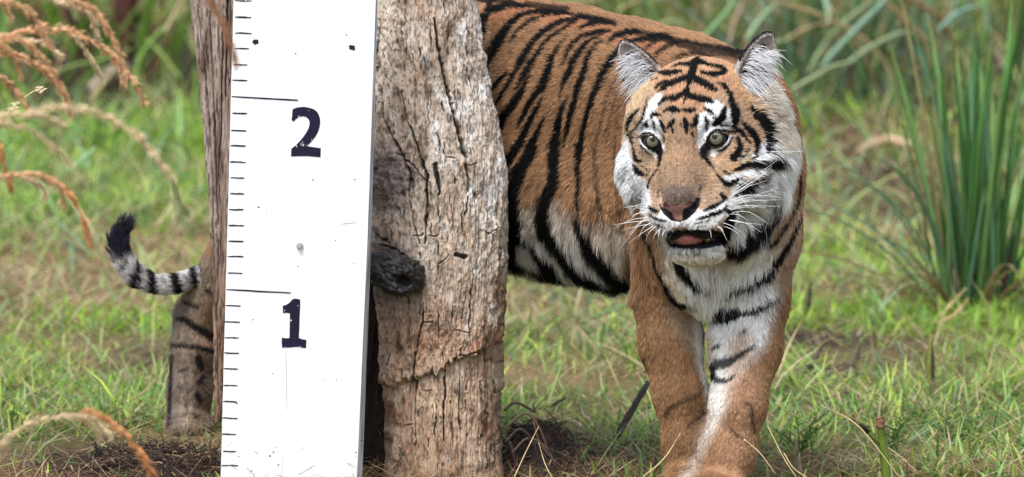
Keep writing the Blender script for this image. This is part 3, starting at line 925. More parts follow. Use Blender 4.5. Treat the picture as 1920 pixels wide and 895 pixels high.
for st in [[(1310, 520, 40), (1290, 600, 60), (1270, 640, 30)]]: S(st, (64, 56, 66), 1.5, .8, cs=cE6)
# fine flecks on the brow and bridge
for i in range(150):
    x = rng.uniform(1242, 1322); y = 258 + abs(rng.normal()) * 26
    if y > 350: continue
    S([(x, y, 1.2), (x + rng.normal() * .8, y + rng.uniform(2, 5), .8)], (70, 46, 34), .6, rng.uniform(.3, .8))
for i in range(60):
    x, y = rng.uniform(1240, 1370), rng.uniform(330, 400)
    S([(x, y, 1.4), (x + rng.normal(), y + 2, 1.2)], (90, 70, 58), .8, .5)
for st in [[(1186, 300, 2), (1196, 306, 1.5)], [(1190, 312, 2), (1202, 322, 1.5)], [(1196, 285, 1.5), (1204, 292, 1.2)], [(1384, 255, 2.5), (1392, 270, 2), (1394, 284, 1.2)], [(1368, 292, 1.5), (1380, 300, 2), (1392, 300, 1.2)], [(1358, 322, 1.6), (1372, 330, 2.2)], [(1432, 185, 2), (1446, 205, 3), (1456, 232, 2)],
           [(1232, 196, 2), (1240, 190, 3), (1250, 190, 2)], [(1218, 150, 2), (1232, 146, 3)], [(1404, 340, 2), (1424, 330, 4), (1440, 318, 2)], [(1254, 205, 2), (1262, 212, 3)], [(1166, 215, 2), (1172, 200, 2.5), (1182, 186, 1.5)], [(1186, 215, 1.5), (1190, 232, 2)]]: S(st, BK, .9, .85)
# chin dark flecks
for i in range(46):
    x, y = rng.normal(1298, 16), rng.uniform(466, 480)
    S([(x, y, 1.6), (x + rng.normal(), y + 5, 1.0)], (50, 48, 52), .7, .7)
P_([(1256, 436), (1280, 431), (1320, 431), (1345, 432), (1364, 440), (1362, 462), (1320, 470), (1275, 470), (1256, 462)], (16, 12, 14), 1.0)
# lips
S([(1256, 432, 3), (1252, 450, 5), (1262, 462, 8), (1290, 466, 6), (1325, 464, 6), (1350, 458, 6), (1362, 440, 8)], (20, 18, 22), 1.0)
# nose leather
NOSE = np.array([(228, 205), (245, 200), (320, 205), (370, 222), (430, 215), (520, 185), (572, 182), (590, 198), (545, 228), (492, 250), (470, 290), (470, 362), (440, 380), (398, 370), (376, 340), (362, 300), (318, 262), (245, 232)], float)
P_([(206, 180), (220, 240), (262, 310), (345, 382), (440, 402), (530, 370), (612, 300), (674, 205), (680, 125), (640, 120), (600, 180), (500, 240), (400, 240), (260, 220)], (14, 12, 16), .8, cs=cE5)
P_((NOSE - NOSE.mean(0)) * [1.04, 1.06] + NOSE.mean(0) + [0, -4], (150, 108, 102), .8, cs=cE5)
S([(425, 300, 6), (432, 370, 8), (455, 400, 18), (455, 440, 22)], (40, 28, 30), .8, .8, cs=cE5)

# ears: inside pale grey with dark rim, fur hides most of it
EL = Layer(1120, 30, 1540, 300, 1.0, (196, 180, 168))


def ear_cols(P):
    px, py = cam2px(P)
    C = np.empty((len(P), 3)); C[:] = srgb((188, 178, 172))
    for (cx, cy, q), M, a, b in ((EARL, ML, 70, 36), (EARR, MRr, 70, 40)):
        v = (P - pq(cx, cy, q)) / rq(q)
        w, l, f = v @ M[0], v @ M[1], v @ M[2]
        near = (np.abs(w) < b + 12) & (np.abs(l) < a + 12)
        w = w / (1 - .3 * np.clip(l / a, -1.3, 1.3))
        rr = np.sqrt((w / b) ** 2 + (l / a) ** 2)
        # rim and outer back: black
        k = near & ((f < -2) | (rr > 0.97)) & (l > -6)
        C[k] = srgb((22, 20, 22))
        k = near & (f < -2) & (l < -6)
        C[k] = srgb((150, 112, 84))
        k = near & (f >= -2) & (rr <= 0.97)
        top = sstep(10, 55, l[k])[:, None]
        C[k] = srgb((150, 138, 132)) * (1 - top) + srgb((158, 148, 144)) * top
        k = near & (f >= -8) & (rr < .6) & (l < -8) & (l > -44)
        C[k] = srgb((36, 28, 28))
    return C


def coat(P, lab=None, N=None):
    if lab is None: lab, _ = labels(P)
    px, py = cam2px(P)
    C = BL.sample(px, py)
    k = lab == 1
    C[k] = HLr.sample(px[k], py[k])
    k = (lab == 3) & ((py > 420) | (px < 300))
    C[k] = TLr.sample(px[k], py[k])
    k = lab == 2
    if k.any(): C[k] = ear_cols(P[k])
    return C, lab


tiger = thing('tiger', 'striped orange tiger walking round the wooden post with its mouth slightly open', 'tiger', cam2world(pq(1330, 925, 380)))
TW0 = np.array(tiger.location)
Tlab, _ = labels(TV)
Tcol, _ = coat(TV, Tlab)
skin_mat = attr_mat('tiger_skin', 0.75, 0.25)
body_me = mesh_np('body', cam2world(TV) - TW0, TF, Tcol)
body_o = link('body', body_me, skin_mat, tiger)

# ---------------------------------------------------------------- eyes
def uvsphere(r, n=24, m=16):
    th = np.linspace(0, np.pi, m + 1)[:, None]; ph = np.linspace(0, 2 * np.pi, n, endpoint=False)[None]
    V = np.stack([np.sin(th) * np.cos(ph), np.sin(th) * np.sin(ph), np.cos(th) + 0 * ph], -1).reshape(-1, 3) * r
    i = np.arange(m)[:, None] * n; j = np.arange(n)[None]; j2 = (j + 1) % n
    return V, np.stack([i + j, i + n + j, i + n + j2, i + j2], -1).reshape(-1, 4)


eye_mat = attr_mat('eye_surface', 0.3, 0.1, coat=.45)
for (ex, ey, ir, gx, gy, oc, oa, ob, ot), cq_ in zip(EYES, EYEC):
    q = cq_[2]
    c = pq(*cq_); R = 19.5 * rq(q)
    V, F = uvsphere(R, 96, 128)
    # pole (z) towards camera = iris centre
    ang = np.arctan2(np.hypot(V[:, 0], V[:, 1]), V[:, 2])
    irad = ir * rq(q)
    rho = np.hypot(V[:, 0], V[:, 1]); back = V[:, 2] < 0
    C = np.empty((len(V), 3)); C[:] = srgb((40, 30, 30))
    n_ = vnoise(np.arctan2(V[:, 1], V[:, 0]) * 9, rho * 400, 0, 3)[:, None] * .12 + 1
    k = (rho < irad) & ~back
    tt = (rho / irad)[:, None]
    base = srgb((112, 110, 90)) * (1 - .25 * tt) * n_
    C[k] = base[k]
    k = (rho > irad * .88) & (rho < irad * 1.1) & ~back
    C[k] = srgb((28, 24, 24))
    pr = np.hypot(V[:, 0] - gx * rq(q), V[:, 1] + gy * rq(q))
    k = (pr < 5.2 * rq(q)) & ~back
    C[k] = srgb((6, 6, 8))
    me = mesh_np('eye', cam2world(V + c) - TW0, F, C)
    link('eye', me, eye_mat, tiger)

# tongue, tooth, nose-tip gloss
def blob(name, c, r, mat, M=None, n=28, m=20, parent=None, warp=0):
    V, F = uvsphere(1.0, n, m)
    V = V * (np.array(r) * rq(c[2]))
    if M is not None: V = V @ M
    if warp: V += warp * rq(c[2]) * np.stack([0 * V[:, 0], vnoise(V[:, 0] * 200, V[:, 2] * 200, 0), 0 * V[:, 0]], -1)
    V = cam2world(V + pq(*c)) - TW0
    me = mesh_np(name, V, F)
    return link(name, me, mat, parent or tiger)


tongue_mat = plain_mat('tongue_skin', srgb((176, 106, 110)), 0.35, 0.5, .12, 300, .0006, .4)
blob('tongue', (1291, 447, 528), (29, 15, 44), tongue_mat, warp=1.2)
tooth_mat = plain_mat('tooth_enamel', srgb((206, 170, 110)), 0.35, 0.5, .2, 400)
blob('tooth', (1325, 446, 520), (6.5, 9, 7), tooth_mat)
mouth_mat = plain_mat('mouth_lining', srgb((46, 30, 36)), 0.4, 0.4, .2, 300, 0, .3)
blob('mouth_lining', (1308, 450, 478), (54, 22, 30), mouth_mat)

# ---------------------------------------------------------------- fur
fm, fnt, fb = nodemat('tiger_fur')
fa = fnt.nodes.new('ShaderNodeAttribute'); fa.attribute_name = 'col'
fnt.links.new(fa.outputs['Color'], fb.inputs['Base Color'])
fb.inputs['Roughness'].default_value = 0.62
fb.inputs['Specular IOR Level'].default_value = 0.18
_tr = fnt.nodes.new('ShaderNodeBsdfTranslucent')
_mx = fnt.nodes.new('ShaderNodeMixShader'); _mx.inputs[0].default_value = 0.25
fnt.links.new(fa.outputs['Color'], _tr.inputs[0]); fnt.links.new(fb.outputs[0], _mx.inputs[1]); fnt.links.new(_tr.outputs[0], _mx.inputs[2])
fnt.links.new(_mx.outputs[0], fnt.nodes['Material Output'].inputs[0])

# guides: (px,py, dx,dy(down +),dq, length mm, weight radius px)
GB = [  # body
    (1000, 60, -1, .15, -.8, 13), (1000, 250, -.7, .6, -.7, 13), (1100, 250, -.6, .8, -.5, 13), (1000, 420, -.5, .9, -.4, 20), (1100, 470, -.2, 1, -.3, 30), (1000, 500, -.2, 1, -.2, 30), (1080, 525, -.1, 1, -.2, 30), (1150, 530, .1, 1, -.2, 28),
    (1200, 90, -1, .2, -.8, 13), (1300, 100, -1, .2, -.8, 14), (1180, 400, -.2, 1, -.2, 14), (1200, 600, 0, 1, 0, 9), (1260, 600, 0, 1, 0, 9), (1260, 800, 0, 1, 0, 8), (1310, 640, .3, 1, 0, 12),
    (1400, 600, 0, 1, 0, 12), (1360, 700, -.1, 1, 0, 9), (1420, 750, 0, 1, 0, 9), (1350, 850, -.2, 1, 0, 8), (1330, 900, -.1, 1, .2, 7), (1320, 500, 0, 1, .1, 22), (1270, 500, .3, 1, .1, 16), (1330, 580, 0, 1, .1, 24), (1400, 500, -.1, 1, .1, 22),
    (1450, 420, -.1, 1, .1, 13), (1480, 350, .2, 1, -.4, 11), (1500, 250, .3, 1, -.6, 11), (1480, 550, .1, 1, -.2, 12), (1440, 560, .2, 1, 0, 18), (600, 200, -.9, .4, -.5, 13), (800, 200, -.8, .4, -.6, 13), (450, 500, -.3, 1, 0, 12), (360, 650, 0, 1, 0, 8), (360, 780, 0, 1, 0, 7)]
GH = [  # head: dx, dy, dq, len
    (1275, 370, 0, -1, -.2, 6), (1280, 330, 0, -1, -.3, 7), (1255, 300, -.35, -1, -.3, 8), (1305, 300, .35, -1, -.3, 8), (1283, 250, 0, -1, -.4, 8), (1283, 200, 0, -1, -.5, 10), (1300, 120, .1, -1, -1, 12), (1240, 150, -.4, -1, -.7, 12), (1360, 140, .4, -1, -.7, 12),
    (1205, 200, -.6, -.7, -.5, 13), (1180, 240, -1, .0, -.4, 16), (1165, 300, -1, .6, -.2, 22), (1170, 360, -.9, .8, -.1, 20), (1200, 400, -.6, .8, 0, 11), (1200, 290, -1, .3, -.4, 8), (1220, 320, -.8, .2, -.4, 6), (1225, 370, -.6, .3, -.3, 5),
    (1370, 220, .7, -.6, -.4, 11), (1400, 160, .6, -.6, -.5, 14), (1440, 200, 1, .3, -.3, 22), (1470, 270, 1, .8, -.2, 32), (1480, 340, .7, 1, -.1, 40), (1450, 400, .5, 1, 0, 40), (1400, 440, .3, 1, .1, 32), (1400, 280, 1, .0, -.2, 12), (1370, 310, .9, .1, -.3, 8), (1420, 310, 1, .3, -.2, 20), (1400, 350, .8, .4, -.1, 22),
    (1340, 350, .8, .1, -.4, 5), (1235, 410, -.5, 1, .1, 6), (1310, 410, .6, .7, .1, 6), (1355, 400, .8, .5, 0, 8), (1290, 430, .1, 1, .2, 8), (1240, 430, -.4, 1, .1, 11), (1345, 425, .5, 1, 0, 12), (1300, 480, 0, 1, .3, 12), (1270, 475, -.5, 1, .2, 13), (1335, 475, .5, 1, .2, 15), (1310, 510, 0, 1, 0, 15), (1290, 500, 0, 1, 0, 14),
    (1345, 240, .2, -1, -.4, 6), (1220, 245, -.3, -1, -.4, 6), (1220, 285, -.6, .6, -.3, 4), (1345, 285, .6, .5, -.3, 4), (1180, 180, -.5, -.9, -.4, 16)]
GT = [(350, 530, -1, 0, 0, 14), (240, 500, -.6, -.8, 0, 18), (222, 455, 0, -1, 0, 20), (228, 430, .7, -1, .1, 26), (240, 420, .9, -.8, .1, 26), (430, 450, -.3, 1, 0, 9), (500, 150, -.5, 1, 0, 10)]


def guide(G, px, py, s0):
    G = np.array(G, float)
    d2 = (px[:, None] - G[None, :, 0]) ** 2 + (py[:, None] - G[None, :, 1]) ** 2
    w = 1.0 / (d2 + s0 * s0) ** 2
    w /= w.sum(1)[:, None]
    v = w @ np.column_stack([G[:, 2], -G[:, 3], G[:, 4]])
    return v / (np.linalg.norm(v, axis=1)[:, None] + 1e-9), w @ G[:, 5]


FUR_N = 1.0
tri = np.vstack([TF[:, [0, 1, 2]], TF[:, [0, 2, 3]]])
ta = np.linalg.norm(np.cross(TV[tri[:, 1]] - TV[tri[:, 0]], TV[tri[:, 2]] - TV[tri[:, 0]]), axis=1) / 2
tc = TV[tri].mean(1)
tlab = Tlab[tri[:, 0]]
tview = -tc / np.linalg.norm(tc, axis=1)[:, None]
tn = TN[tri].mean(1)
face = (tn * tview).sum(1)
tpx, tpy = cam2px(tc)
dens = np.where(face > -0.25, 1.0, 0.12)
dens[(tpx < 930) & (tlab == 0) & (tpx > 430)] *= 0.12
isf = tlab == 1
dens[isf] *= 4.0
dens[(tlab == 1) & (face < -.25)] *= .3
dens[(tlab == 3)] *= 1.3
dens[tlab == 2] = 1.2
# no fur in the mouth, on the nose leather and the eyes
def no_fur(px, py, lab):
    k = np.zeros(len(px), bool)
    def inpoly(pts):
        r = np.zeros(len(px), bool)
        for p, q_ in zip(pts, np.roll(pts, -1, 0)):
            r ^= ((p[1] > py) != (q_[1] > py)) & (px < (q_[0] - p[0]) * (py - p[1]) / (q_[1] - p[1] + 1e-12) + p[0])
        return r
    k |= inpoly(cE5([(215, 190), (232, 240), (270, 305), (350, 372), (440, 392), (520, 362), (600, 295), (665, 205), (670, 130), (640, 125), (590, 185), (500, 195), (400, 225), (260, 205)]))
    k |= inpoly(np.array([(1262, 440), (1280, 433), (1320, 434), (1345, 436), (1360, 446), (1352, 459), (1320, 465), (1275, 465), (1259, 458)], float))
    for ex, ey, a, b, tl in ((1220, 267, 17, 14, 15), (1343, 262, 19, 15, -8)):
        A = math.radians(tl); dx, dy = px - ex, py - ey
        u = dx * math.cos(A) + dy * math.sin(A); v = -dx * math.sin(A) + dy * math.cos(A)
        k |= (u / a) ** 2 + (v / b) ** 2 < 1
    return k & (lab == 1)


wgt = ta * dens
N_S = int(900000 * FUR_N)
pick = rng.choice(len(tri), N_S, p=wgt / wgt.sum())
u, v = rng.random(N_S), rng.random(N_S)
m = u + v > 1; u[m] = 1 - u[m]; v[m] = 1 - v[m]
A_, B_, C_ = TV[tri[pick, 0]], TV[tri[pick, 1]], TV[tri[pick, 2]]
RP = A_ + (B_ - A_) * u[:, None] + (C_ - A_) * v[:, None]
RN = TN[tri[pick, 0]] * (1 - u - v)[:, None] + TN[tri[pick, 1]] * u[:, None] + TN[tri[pick, 2]] * v[:, None]
RN /= np.linalg.norm(RN, axis=1)[:, None] + 1e-9
lab = tlab[pick]
px, py = cam2px(RP)
keep = ~no_fur(px, py, lab)
RP, RN, lab, px, py = RP[keep], RN[keep], lab[keep], px[keep], py[keep]
D = np.zeros_like(RP); Ln = np.zeros(len(RP))
for lb, G, s0 in ((0, GB, 25), (1, GH, 9), (3, GT, 12)):
    k = lab == lb
    for c0 in np.array_split(np.nonzero(k)[0], 8):
        if len(c0): D[c0], Ln[c0] = guide(G, px[c0], py[c0], s0)
k = lab == 2
if k.any():
    D[k] = (0, 1, -.2); Ln[k] = 5
# tangent direction + lift, clumping noise
D -= RN * (D * RN).sum(1)[:, None]
D /= np.linalg.norm(D, axis=1)[:, None] + 1e-9
jit = np.stack([vnoise(RP[:, 0] * 160, RP[:, 1] * 160, RP[:, 2] * 160, i + 40) for i in range(3)], -1)
D = D + jit * 0.38 + rng.normal(size=D.shape) * 0.13
D -= RN * (D * RN).sum(1)[:, None]
D /= np.linalg.norm(D, axis=1)[:, None] + 1e-9
Lm = Ln / 1000 * np.where(Ln > 18, rng.uniform(.35, 1.5, len(Ln)), rng.uniform(.65, 1.15, len(Ln))) * np.where((lab == 1) & (Ln < 18), .72, 1.0)
lift = np.where(lab == 1, np.where(Ln > 18, .62, .40), np.where(Ln > 17, .5, .34))[:, None] + rng.normal(size=(len(RP), 1)) * .06
T = [0, .34, .68, 1.0]
# neighbouring hairs lean together into small locks
cell = np.where(Ln > 15, .0085, .0048)[:, None]
ck = np.floor(RP / cell)
cj = np.stack([hash3(ck[:, 0], ck[:, 1], ck[:, 2], 200 + i) for i in range(3)], -1)
cen = (ck + .15 + .7 * cj) * cell
pull = cen - RP
pull -= RN * (pull * RN).sum(1)[:, None]
pull *= np.where(Ln > 15, .75, .5)[:, None]
lock = cj[:, :1] - .5
PP = np.stack([RP + pull * t ** 1.2 + RN * (lock * .25 * t) * Lm[:, None] + D * (Lm * t)[:, None] * (1 - .12 * t) + RN * (Lm * t)[:, None] * lift * (1.25 - .75 * t) - RN * .0004 for t in T], 1)
# gravity droop on the long fur
tm = np.where(Ln > 18, .38, .62)[:, None]
rag = rng.normal(size=RP.shape) * np.where(lab == 1, .0008, .0011)[:, None]
cc, _ = coat(RP + D * Lm[:, None] * tm + RN * (Lm[:, None] * tm * lift) + rag, lab)
g = np.clip((Ln - 18) / 25, 0, 1)[:, None] * (Lm[:, None])
for i, t in enumerate(T): PP[:, i, 1] -= (g[:, 0] * .25 * t * t)
r0 = np.where(lab == 1, .00024, .00036)
r0 = np.where(Ln > 18, .00034, r0)
RR = r0[:, None] * np.array([1.0, .9, .6, .12])[None] * rng.uniform(.75, 1.25, len(r0))[:, None]
var = (1 + rng.normal(size=(len(RP), 1)) * np.where(lab == 1, .22, .15)[:, None] + vnoise(RP[:, 0] * 320, RP[:, 1] * 320, RP[:, 2] * 320, 19)[:, None] * .22 + lock * .28 + vnoise(RP[:, 0] * 55, RP[:, 1] * 55, RP[:, 2] * 55, 9)[:, None] * .13 + vnoise(RP[:, 0] * 16, RP[:, 1] * 12, RP[:, 2] * 16, 29)[:, None] * .12)
cc = np.clip(cc * var, 0.004, .95)
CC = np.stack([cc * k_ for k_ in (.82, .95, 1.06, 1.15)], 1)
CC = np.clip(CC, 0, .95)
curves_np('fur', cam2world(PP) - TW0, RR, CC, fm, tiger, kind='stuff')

# ear hair -------------------------------------------------------------
def strands_from(roots, dirs, lens, r, cols, droop=0.0, k=7, curl=None, name='hair', taper=.15):
    n = len(roots)
    t = np.linspace(0, 1, k)
    P = roots[:, None] + dirs[:, None] * (lens[:, None] * t[None])[..., None]
    if curl is not None: P = P + curl[:, None] * ((t ** 2)[None] * lens[:, None])[..., None]
    P[..., 1] -= droop * (t ** 2)[None] * lens[:, None]
    R = r[:, None] * (1 - (1 - taper) * t ** 2)[None]
    C = np.broadcast_to(cols[:, None], (n, k, 3))
    return P, R, C


HS = []
for (c, M, a, b, sx) in ((EARL, ML, 70, 34, -1), (EARR, MRr, 70, 38, 1)):
    n = 330
    cq = pq(*c); s = rq(c[2])
    # roots inside the cup: inner margin and lower half, growing across and down towards the outer side
    ww = -sx * rng.uniform(-.5, .8, n) * np.sign(M[0][0]); ll = rng.uniform(-.75, .45, n)
    roots = cq + (M[0] * (ww * b)[:, None] + M[1] * (ll * a)[:, None] + M[2] * 2.0) * s
    inner = np.sign((M[0])[0]) * sx          # M[0] orientation versus outer side
    dx = sx * (0.7 + .10 * rng.normal(size=n)); dy = .30 + .5 * ll + .12 * rng.normal(size=n)
    dirs = np.stack([dx, dy, .35 + .2 * rng.random(n)], -1); dirs /= np.linalg.norm(dirs, axis=1)[:, None]
    lens = rng.uniform(.018, .042, n) * (1 - .3 * np.abs(ww))
    curl = np.stack([sx * .05 * np.ones(n), -1.0 * np.ones(n), 0 * np.ones(n)], -1) * rng.uniform(.4, .95, n)[:, None]
    cols = srgb((250, 250, 252)) * rng.uniform(.6, 1.0, (n, 1))
    HS.append(strands_from(roots, dirs, lens, np.full(n, .00040), cols, 0, 7, curl))
P = np.concatenate([h[0] for h in HS]); R = np.concatenate([h[1] for h in HS]); C = np.concatenate([h[2] for h in HS])
curves_np('ear_hair', cam2world(P) - TW0, R, C, fm, tiger, kind='stuff')

# whiskers: (root px,py) -> (mid) -> (tip)
WSK = []
W4 = cE4
wr = [((268, 350), (430, 235), (640, 85)), ((270, 358), (420, 270), (600, 130)), ((272, 362), (400, 300), (560, 165)), ((275, 380), (380, 300), (560, 240)), ((270, 392), (430, 350), (690, 372)), ((275, 405), (400, 375), (600, 345)),
      ((280, 415), (450, 360), (640, 300)), ((268, 430), (450, 395), (680, 385)), ((262, 440), (450, 432), (660, 437)), ((270, 462), (400, 430), (560, 450)), ((245, 490), (420, 480), (578, 572)), ((240, 495), (340, 500), (415, 543)),
      ((212, 530), (380, 560), (518, 575)), ((215, 530), (400, 565), (520, 635)), ((165, 548), (280, 580), (365, 635)), ((190, 575), (290, 610), (366, 665)), ((135, 565), (210, 610), (258, 698)), ((140, 568), (210, 600), (236, 655)), ((108, 600), (130, 630), (138, 675)),
      ((270, 370), (380, 290), (500, 215)), ((268, 440), (380, 400), (480, 380)), ((273, 420), (360, 395), (470, 380)), ((590, 18), (700, 22), (845, 15)), ((585, 30), (650, 60), (690, 110)), ((268, 400), (350, 370), (440, 352)), ((265, 468), (370, 445), (470, 445))]
for w in wr: WSK.append((W4(w), 1))
wl = [((300, 360), (215, 250), (185, 170)), ((300, 440), (200, 435), (120, 447)), ((290, 400), (260, 380), (222, 368)), ((290, 465), (210, 450), (160, 515)), ((300, 487), (230, 490), (160, 545)), ((310, 520), (180, 540), (38, 605)), ((312, 545), (150, 560), (38, 580)),
      ((300, 510), (200, 620), (85, 770)), ((325, 570), (220, 590), (115, 618)), ((340, 590), (260, 640), (160, 715)), ((370, 585), (310, 640), (288, 705)), ((410, 600), (360, 650), (335, 712)), ((400, 600), (385, 660), (385, 720)), ((440, 600), (415, 660), (425, 710)),
      ((310, 530), (230, 570), (150, 660)), ((330, 560), (270, 600), (230, 690)), ((295, 415), (230, 425), (180, 440)), ((300, 470), (200, 500), (180, 530))]
for w in wl: WSK.append((cE3(w), 0))
WP = []
for w, side in WSK:
    qa = HQ + (60 if side == 0 else 20)
    if side: qs = (HQ + 18, HQ + 60, HQ + 70)
    else: qs = (HQ + 22, HQ + 30, HQ + 20)
    pts = np.array([pq(w[i][0], w[i][1], qs[i]) for i in range(3)])
    WP.append(catmull(pts, 9))
WP = np.array(WP)
WR = np.full(WP.shape[:2], .00050) * np.linspace(1, .25, 9)[None]
WC = np.broadcast_to(srgb((250, 250, 250)), WP.shape)
curves_np('whisker', cam2world(WP) - TW0, WR, WC, fm, tiger, kind='stuff')
print('fur', len(RP))
# ================================================================== WOODEN POST, STAKE, MEASURING BOARD
def seg_dist(X, Y, pts):
    """distance to a polyline with interpolated third column"""
    pts = np.asarray(pts, float)
    dm = np.full(np.broadcast(X, Y).shape, 1e9); wm = np.zeros_like(dm)
    for p, q_ in zip(pts[:-1], pts[1:]):
        e = q_[:2] - p[:2]
        t = np.clip(((X - p[0]) * e[0] + (Y - p[1]) * e[1]) / (e @ e + 1e-9), 0, 1)
        d = np.hypot(X - p[0] - t * e[0], Y - p[1] - t * e[1])
        k = d < dm
        dm = np.where(k, d, dm); wm = np.where(k, p[2] + (q_[2] - p[2]) * t, wm)
    return dm, wm


def trunk_mesh(name, prof, Y, nth, nv, cracks, cfun, seed, bend=0.0, origin=None, flat=1.0, bark=1.0):
    prof = np.array(prof, float)      # rows: py, cx, r
    pv = np.linspace(prof[0, 0], prof[-1, 0], nv)
    cx = np.interp(pv, prof[:, 0], prof[:, 1]); r = np.interp(pv, prof[:, 0], prof[:, 2])
    ker = np.hanning(31); ker /= ker.sum()
    cx = np.convolve(np.pad(cx, 15, 'edge'), ker, 'valid'); r = np.convolve(np.pad(r, 15, 'edge'), ker, 'valid')
    # more samples on the front half
    u = np.linspace(-1, 1, nth, endpoint=False)
    th = np.pi * (0.5 * u + 0.5 * u ** 3)
    TH_, PV = np.meshgrid(th, pv)
    PX = cx[:, None] + r[:, None] * np.sin(TH_)
    s = Y / FPX
    Z = np.array([at(c, p, Y)[2] for c, p in zip(cx, pv)]); Xc = np.array([at(c, p, Y)[0] for c, p in zip(cx, pv)])
    ar = TH_ * r[:, None]                    # arc length in px
    arx = np.cos(TH_) * 120; ary = np.sin(TH_) * 120
    fr = np.cos(TH_) > -0.3
    # long grain ridges, warped
    wv = fbm(arx / 90, ary / 90, PV / 160, 3, seed) * 9
    g1 = 1 - np.abs(fbm((arx + wv) / 9, (ary + wv) / 9, PV / 130, 4, seed + 3)) * 2.4
    g2 = 1 - np.abs(fbm((arx + wv) / 3.2, (ary + wv) / 3.2, PV / 46, 3, seed + 9)) * 2.2
    chip = fbm((arx) / 16, ary / 16, PV / 30, 4, seed + 21)
    chipq = np.floor(chip * 6) / 6
    low = fbm(arx / 70, ary / 70, PV / 140, 3, seed + 33)
    flake = sstep(-.15, .3, fbm(arx / 60, ary / 60, PV / 90, 3, seed + 44))
    rim = np.abs(chip * 6 - np.round(chip * 6))
    fine = fbm(arx / 2.4, ary / 2.4, PV / 7, 3, seed + 60)
    disp = bark * (g1 * 2.4 + g2 * 1.5 + chipq * 9.5 * flake + low * 7 + fine * 2.2 + np.floor(fbm(arx / 8, ary / 8, PV / 22, 3, seed + 66) * 5) * .9)
    dark = np.zeros_like(disp)
    for pts, depth in cracks:
        dm, w = seg_dist(PX + vnoise(PX / 6, PV / 9, 0, 3) * 2.2 * bark, PV, pts)
        a = sstep(w * .5 + 1.4, w * .5 - .6, dm) * fr
        disp = disp - a * depth
        dark = np.maximum(dark, a)
        disp = disp + .8 * sstep(w * .5 + 7, w * .5 + 1, dm) * (1 - a)
    ledge, colr, dk2 = cfun(PX, PV, TH_, g1, g2, chip, flake, low)
    disp = disp + ledge
    R_ = r[:, None] + disp
    V = np.stack([Xc[:, None] + R_ * np.sin(TH_) * s, Y - R_ * np.cos(TH_) * s * flat, Z[:, None] + 0 * R_ + vnoise(arx / 12, ary / 12, PV / 12, 8) * .001], -1)
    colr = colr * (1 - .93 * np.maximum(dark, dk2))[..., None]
    n1 = nth
    i = np.arange(nv - 1)[:, None] * n1; j = np.arange(n1)[None]; j2 = (j + 1) % n1
    F = np.stack([i + j, i + j2, i + n1 + j2, i + n1 + j], -1).reshape(-1, 4)
    Vf = V.reshape(-1, 3)
    c0, c1 = V[0].mean(0), V[-1].mean(0)
    F3 = np.vstack([np.stack([np.full(n1, len(Vf)), (np.arange(n1) + 1) % n1, np.arange(n1)], -1),
                    np.stack([np.full(n1, len(Vf) + 1), (nv - 1) * n1 + np.arange(n1), (nv - 1) * n1 + (np.arange(n1) + 1) % n1], -1)])
    Vf = np.vstack([Vf, c0[None], c1[None]])
    Cf = np.vstack([colr.reshape(-1, 3), [[.1, .08, .06]] * 2])
    return mesh_np(name, Vf - (origin if origin is not None else 0), [F[:, ::-1], F3], Cf)


def cT(p):   # crop [660,0] scale 1.9889
    return [(660 + a / 1.989, b / 1.989, w / 1.989) for a, b, w in p]


def cT2(p):
    return [(660 + a / 1.989, 445 + b / 1.989, w / 1.989) for a, b, w in p]


cracks = [
    (cT([(92, 250, 6), (110, 350, 9), (130, 450, 11), (170, 520, 13), (205, 580, 10), (228, 640, 7), (222, 720, 4)]), 12),
    (cT([(190, 330, 3), (205, 420, 5), (235, 500, 7), (262, 580, 9), (284, 640, 10), (284, 740, 8), (276, 820, 6), (278, 895, 4)]), 11),
    (cT([(310, 60, 4), (318, 130, 9), (335, 230, 9), (355, 320, 8), (385, 430, 8), (410, 530, 12), (430, 620, 12), (437, 700, 5)]), 11),
    (cT([(312, 600, 14), (322, 650, 18), (330, 710, 8)]), 5), (cT([(225, 740, 3), (240, 850, 4), (262, 895, 4)]), 6), (cT([(430, 720, 3), (425, 790, 4)]), 5),
    (cT([(180, 560, 4), (235, 600, 4), (290, 680, 3)]), 4), (cT([(80, 850, 8), (110, 875, 10), (150, 895, 8)]), 8), (cT([(94, 60, 4), (98, 140, 5), (92, 220, 5)]), 6),
    (cT2([(270, 230, 4), (262, 320, 5), (240, 430, 6), (232, 520, 7), (228, 620, 5), (226, 760, 5)]), 9), (cT2([(455, 130, 3), (440, 250, 5), (440, 360, 5)]), 7), (cT2([(350, 480, 5), (347, 600, 6), (343, 740, 4)]), 8),
    (cT2([(412, 520, 4), (408, 640, 4), (415, 700, 3)]), 6), (cT2([(520, 560, 3), (518, 700, 5), (515, 850, 6)]), 7), (cT2([(265, 300, 4), (300, 300, 2)]), 4),
    (cT2([(130, 20, 5), (170, 30, 7), (210, 60, 5)]), 7), (cT2([(390, 50, 16), (420, 60, 18)]), 6), (cT2([(550, 20, 3), (552, 120, 3)]), 3),
    (cT2([(405, 425, 5), (430, 424, 3), (470, 410, 4)]), 6),
]


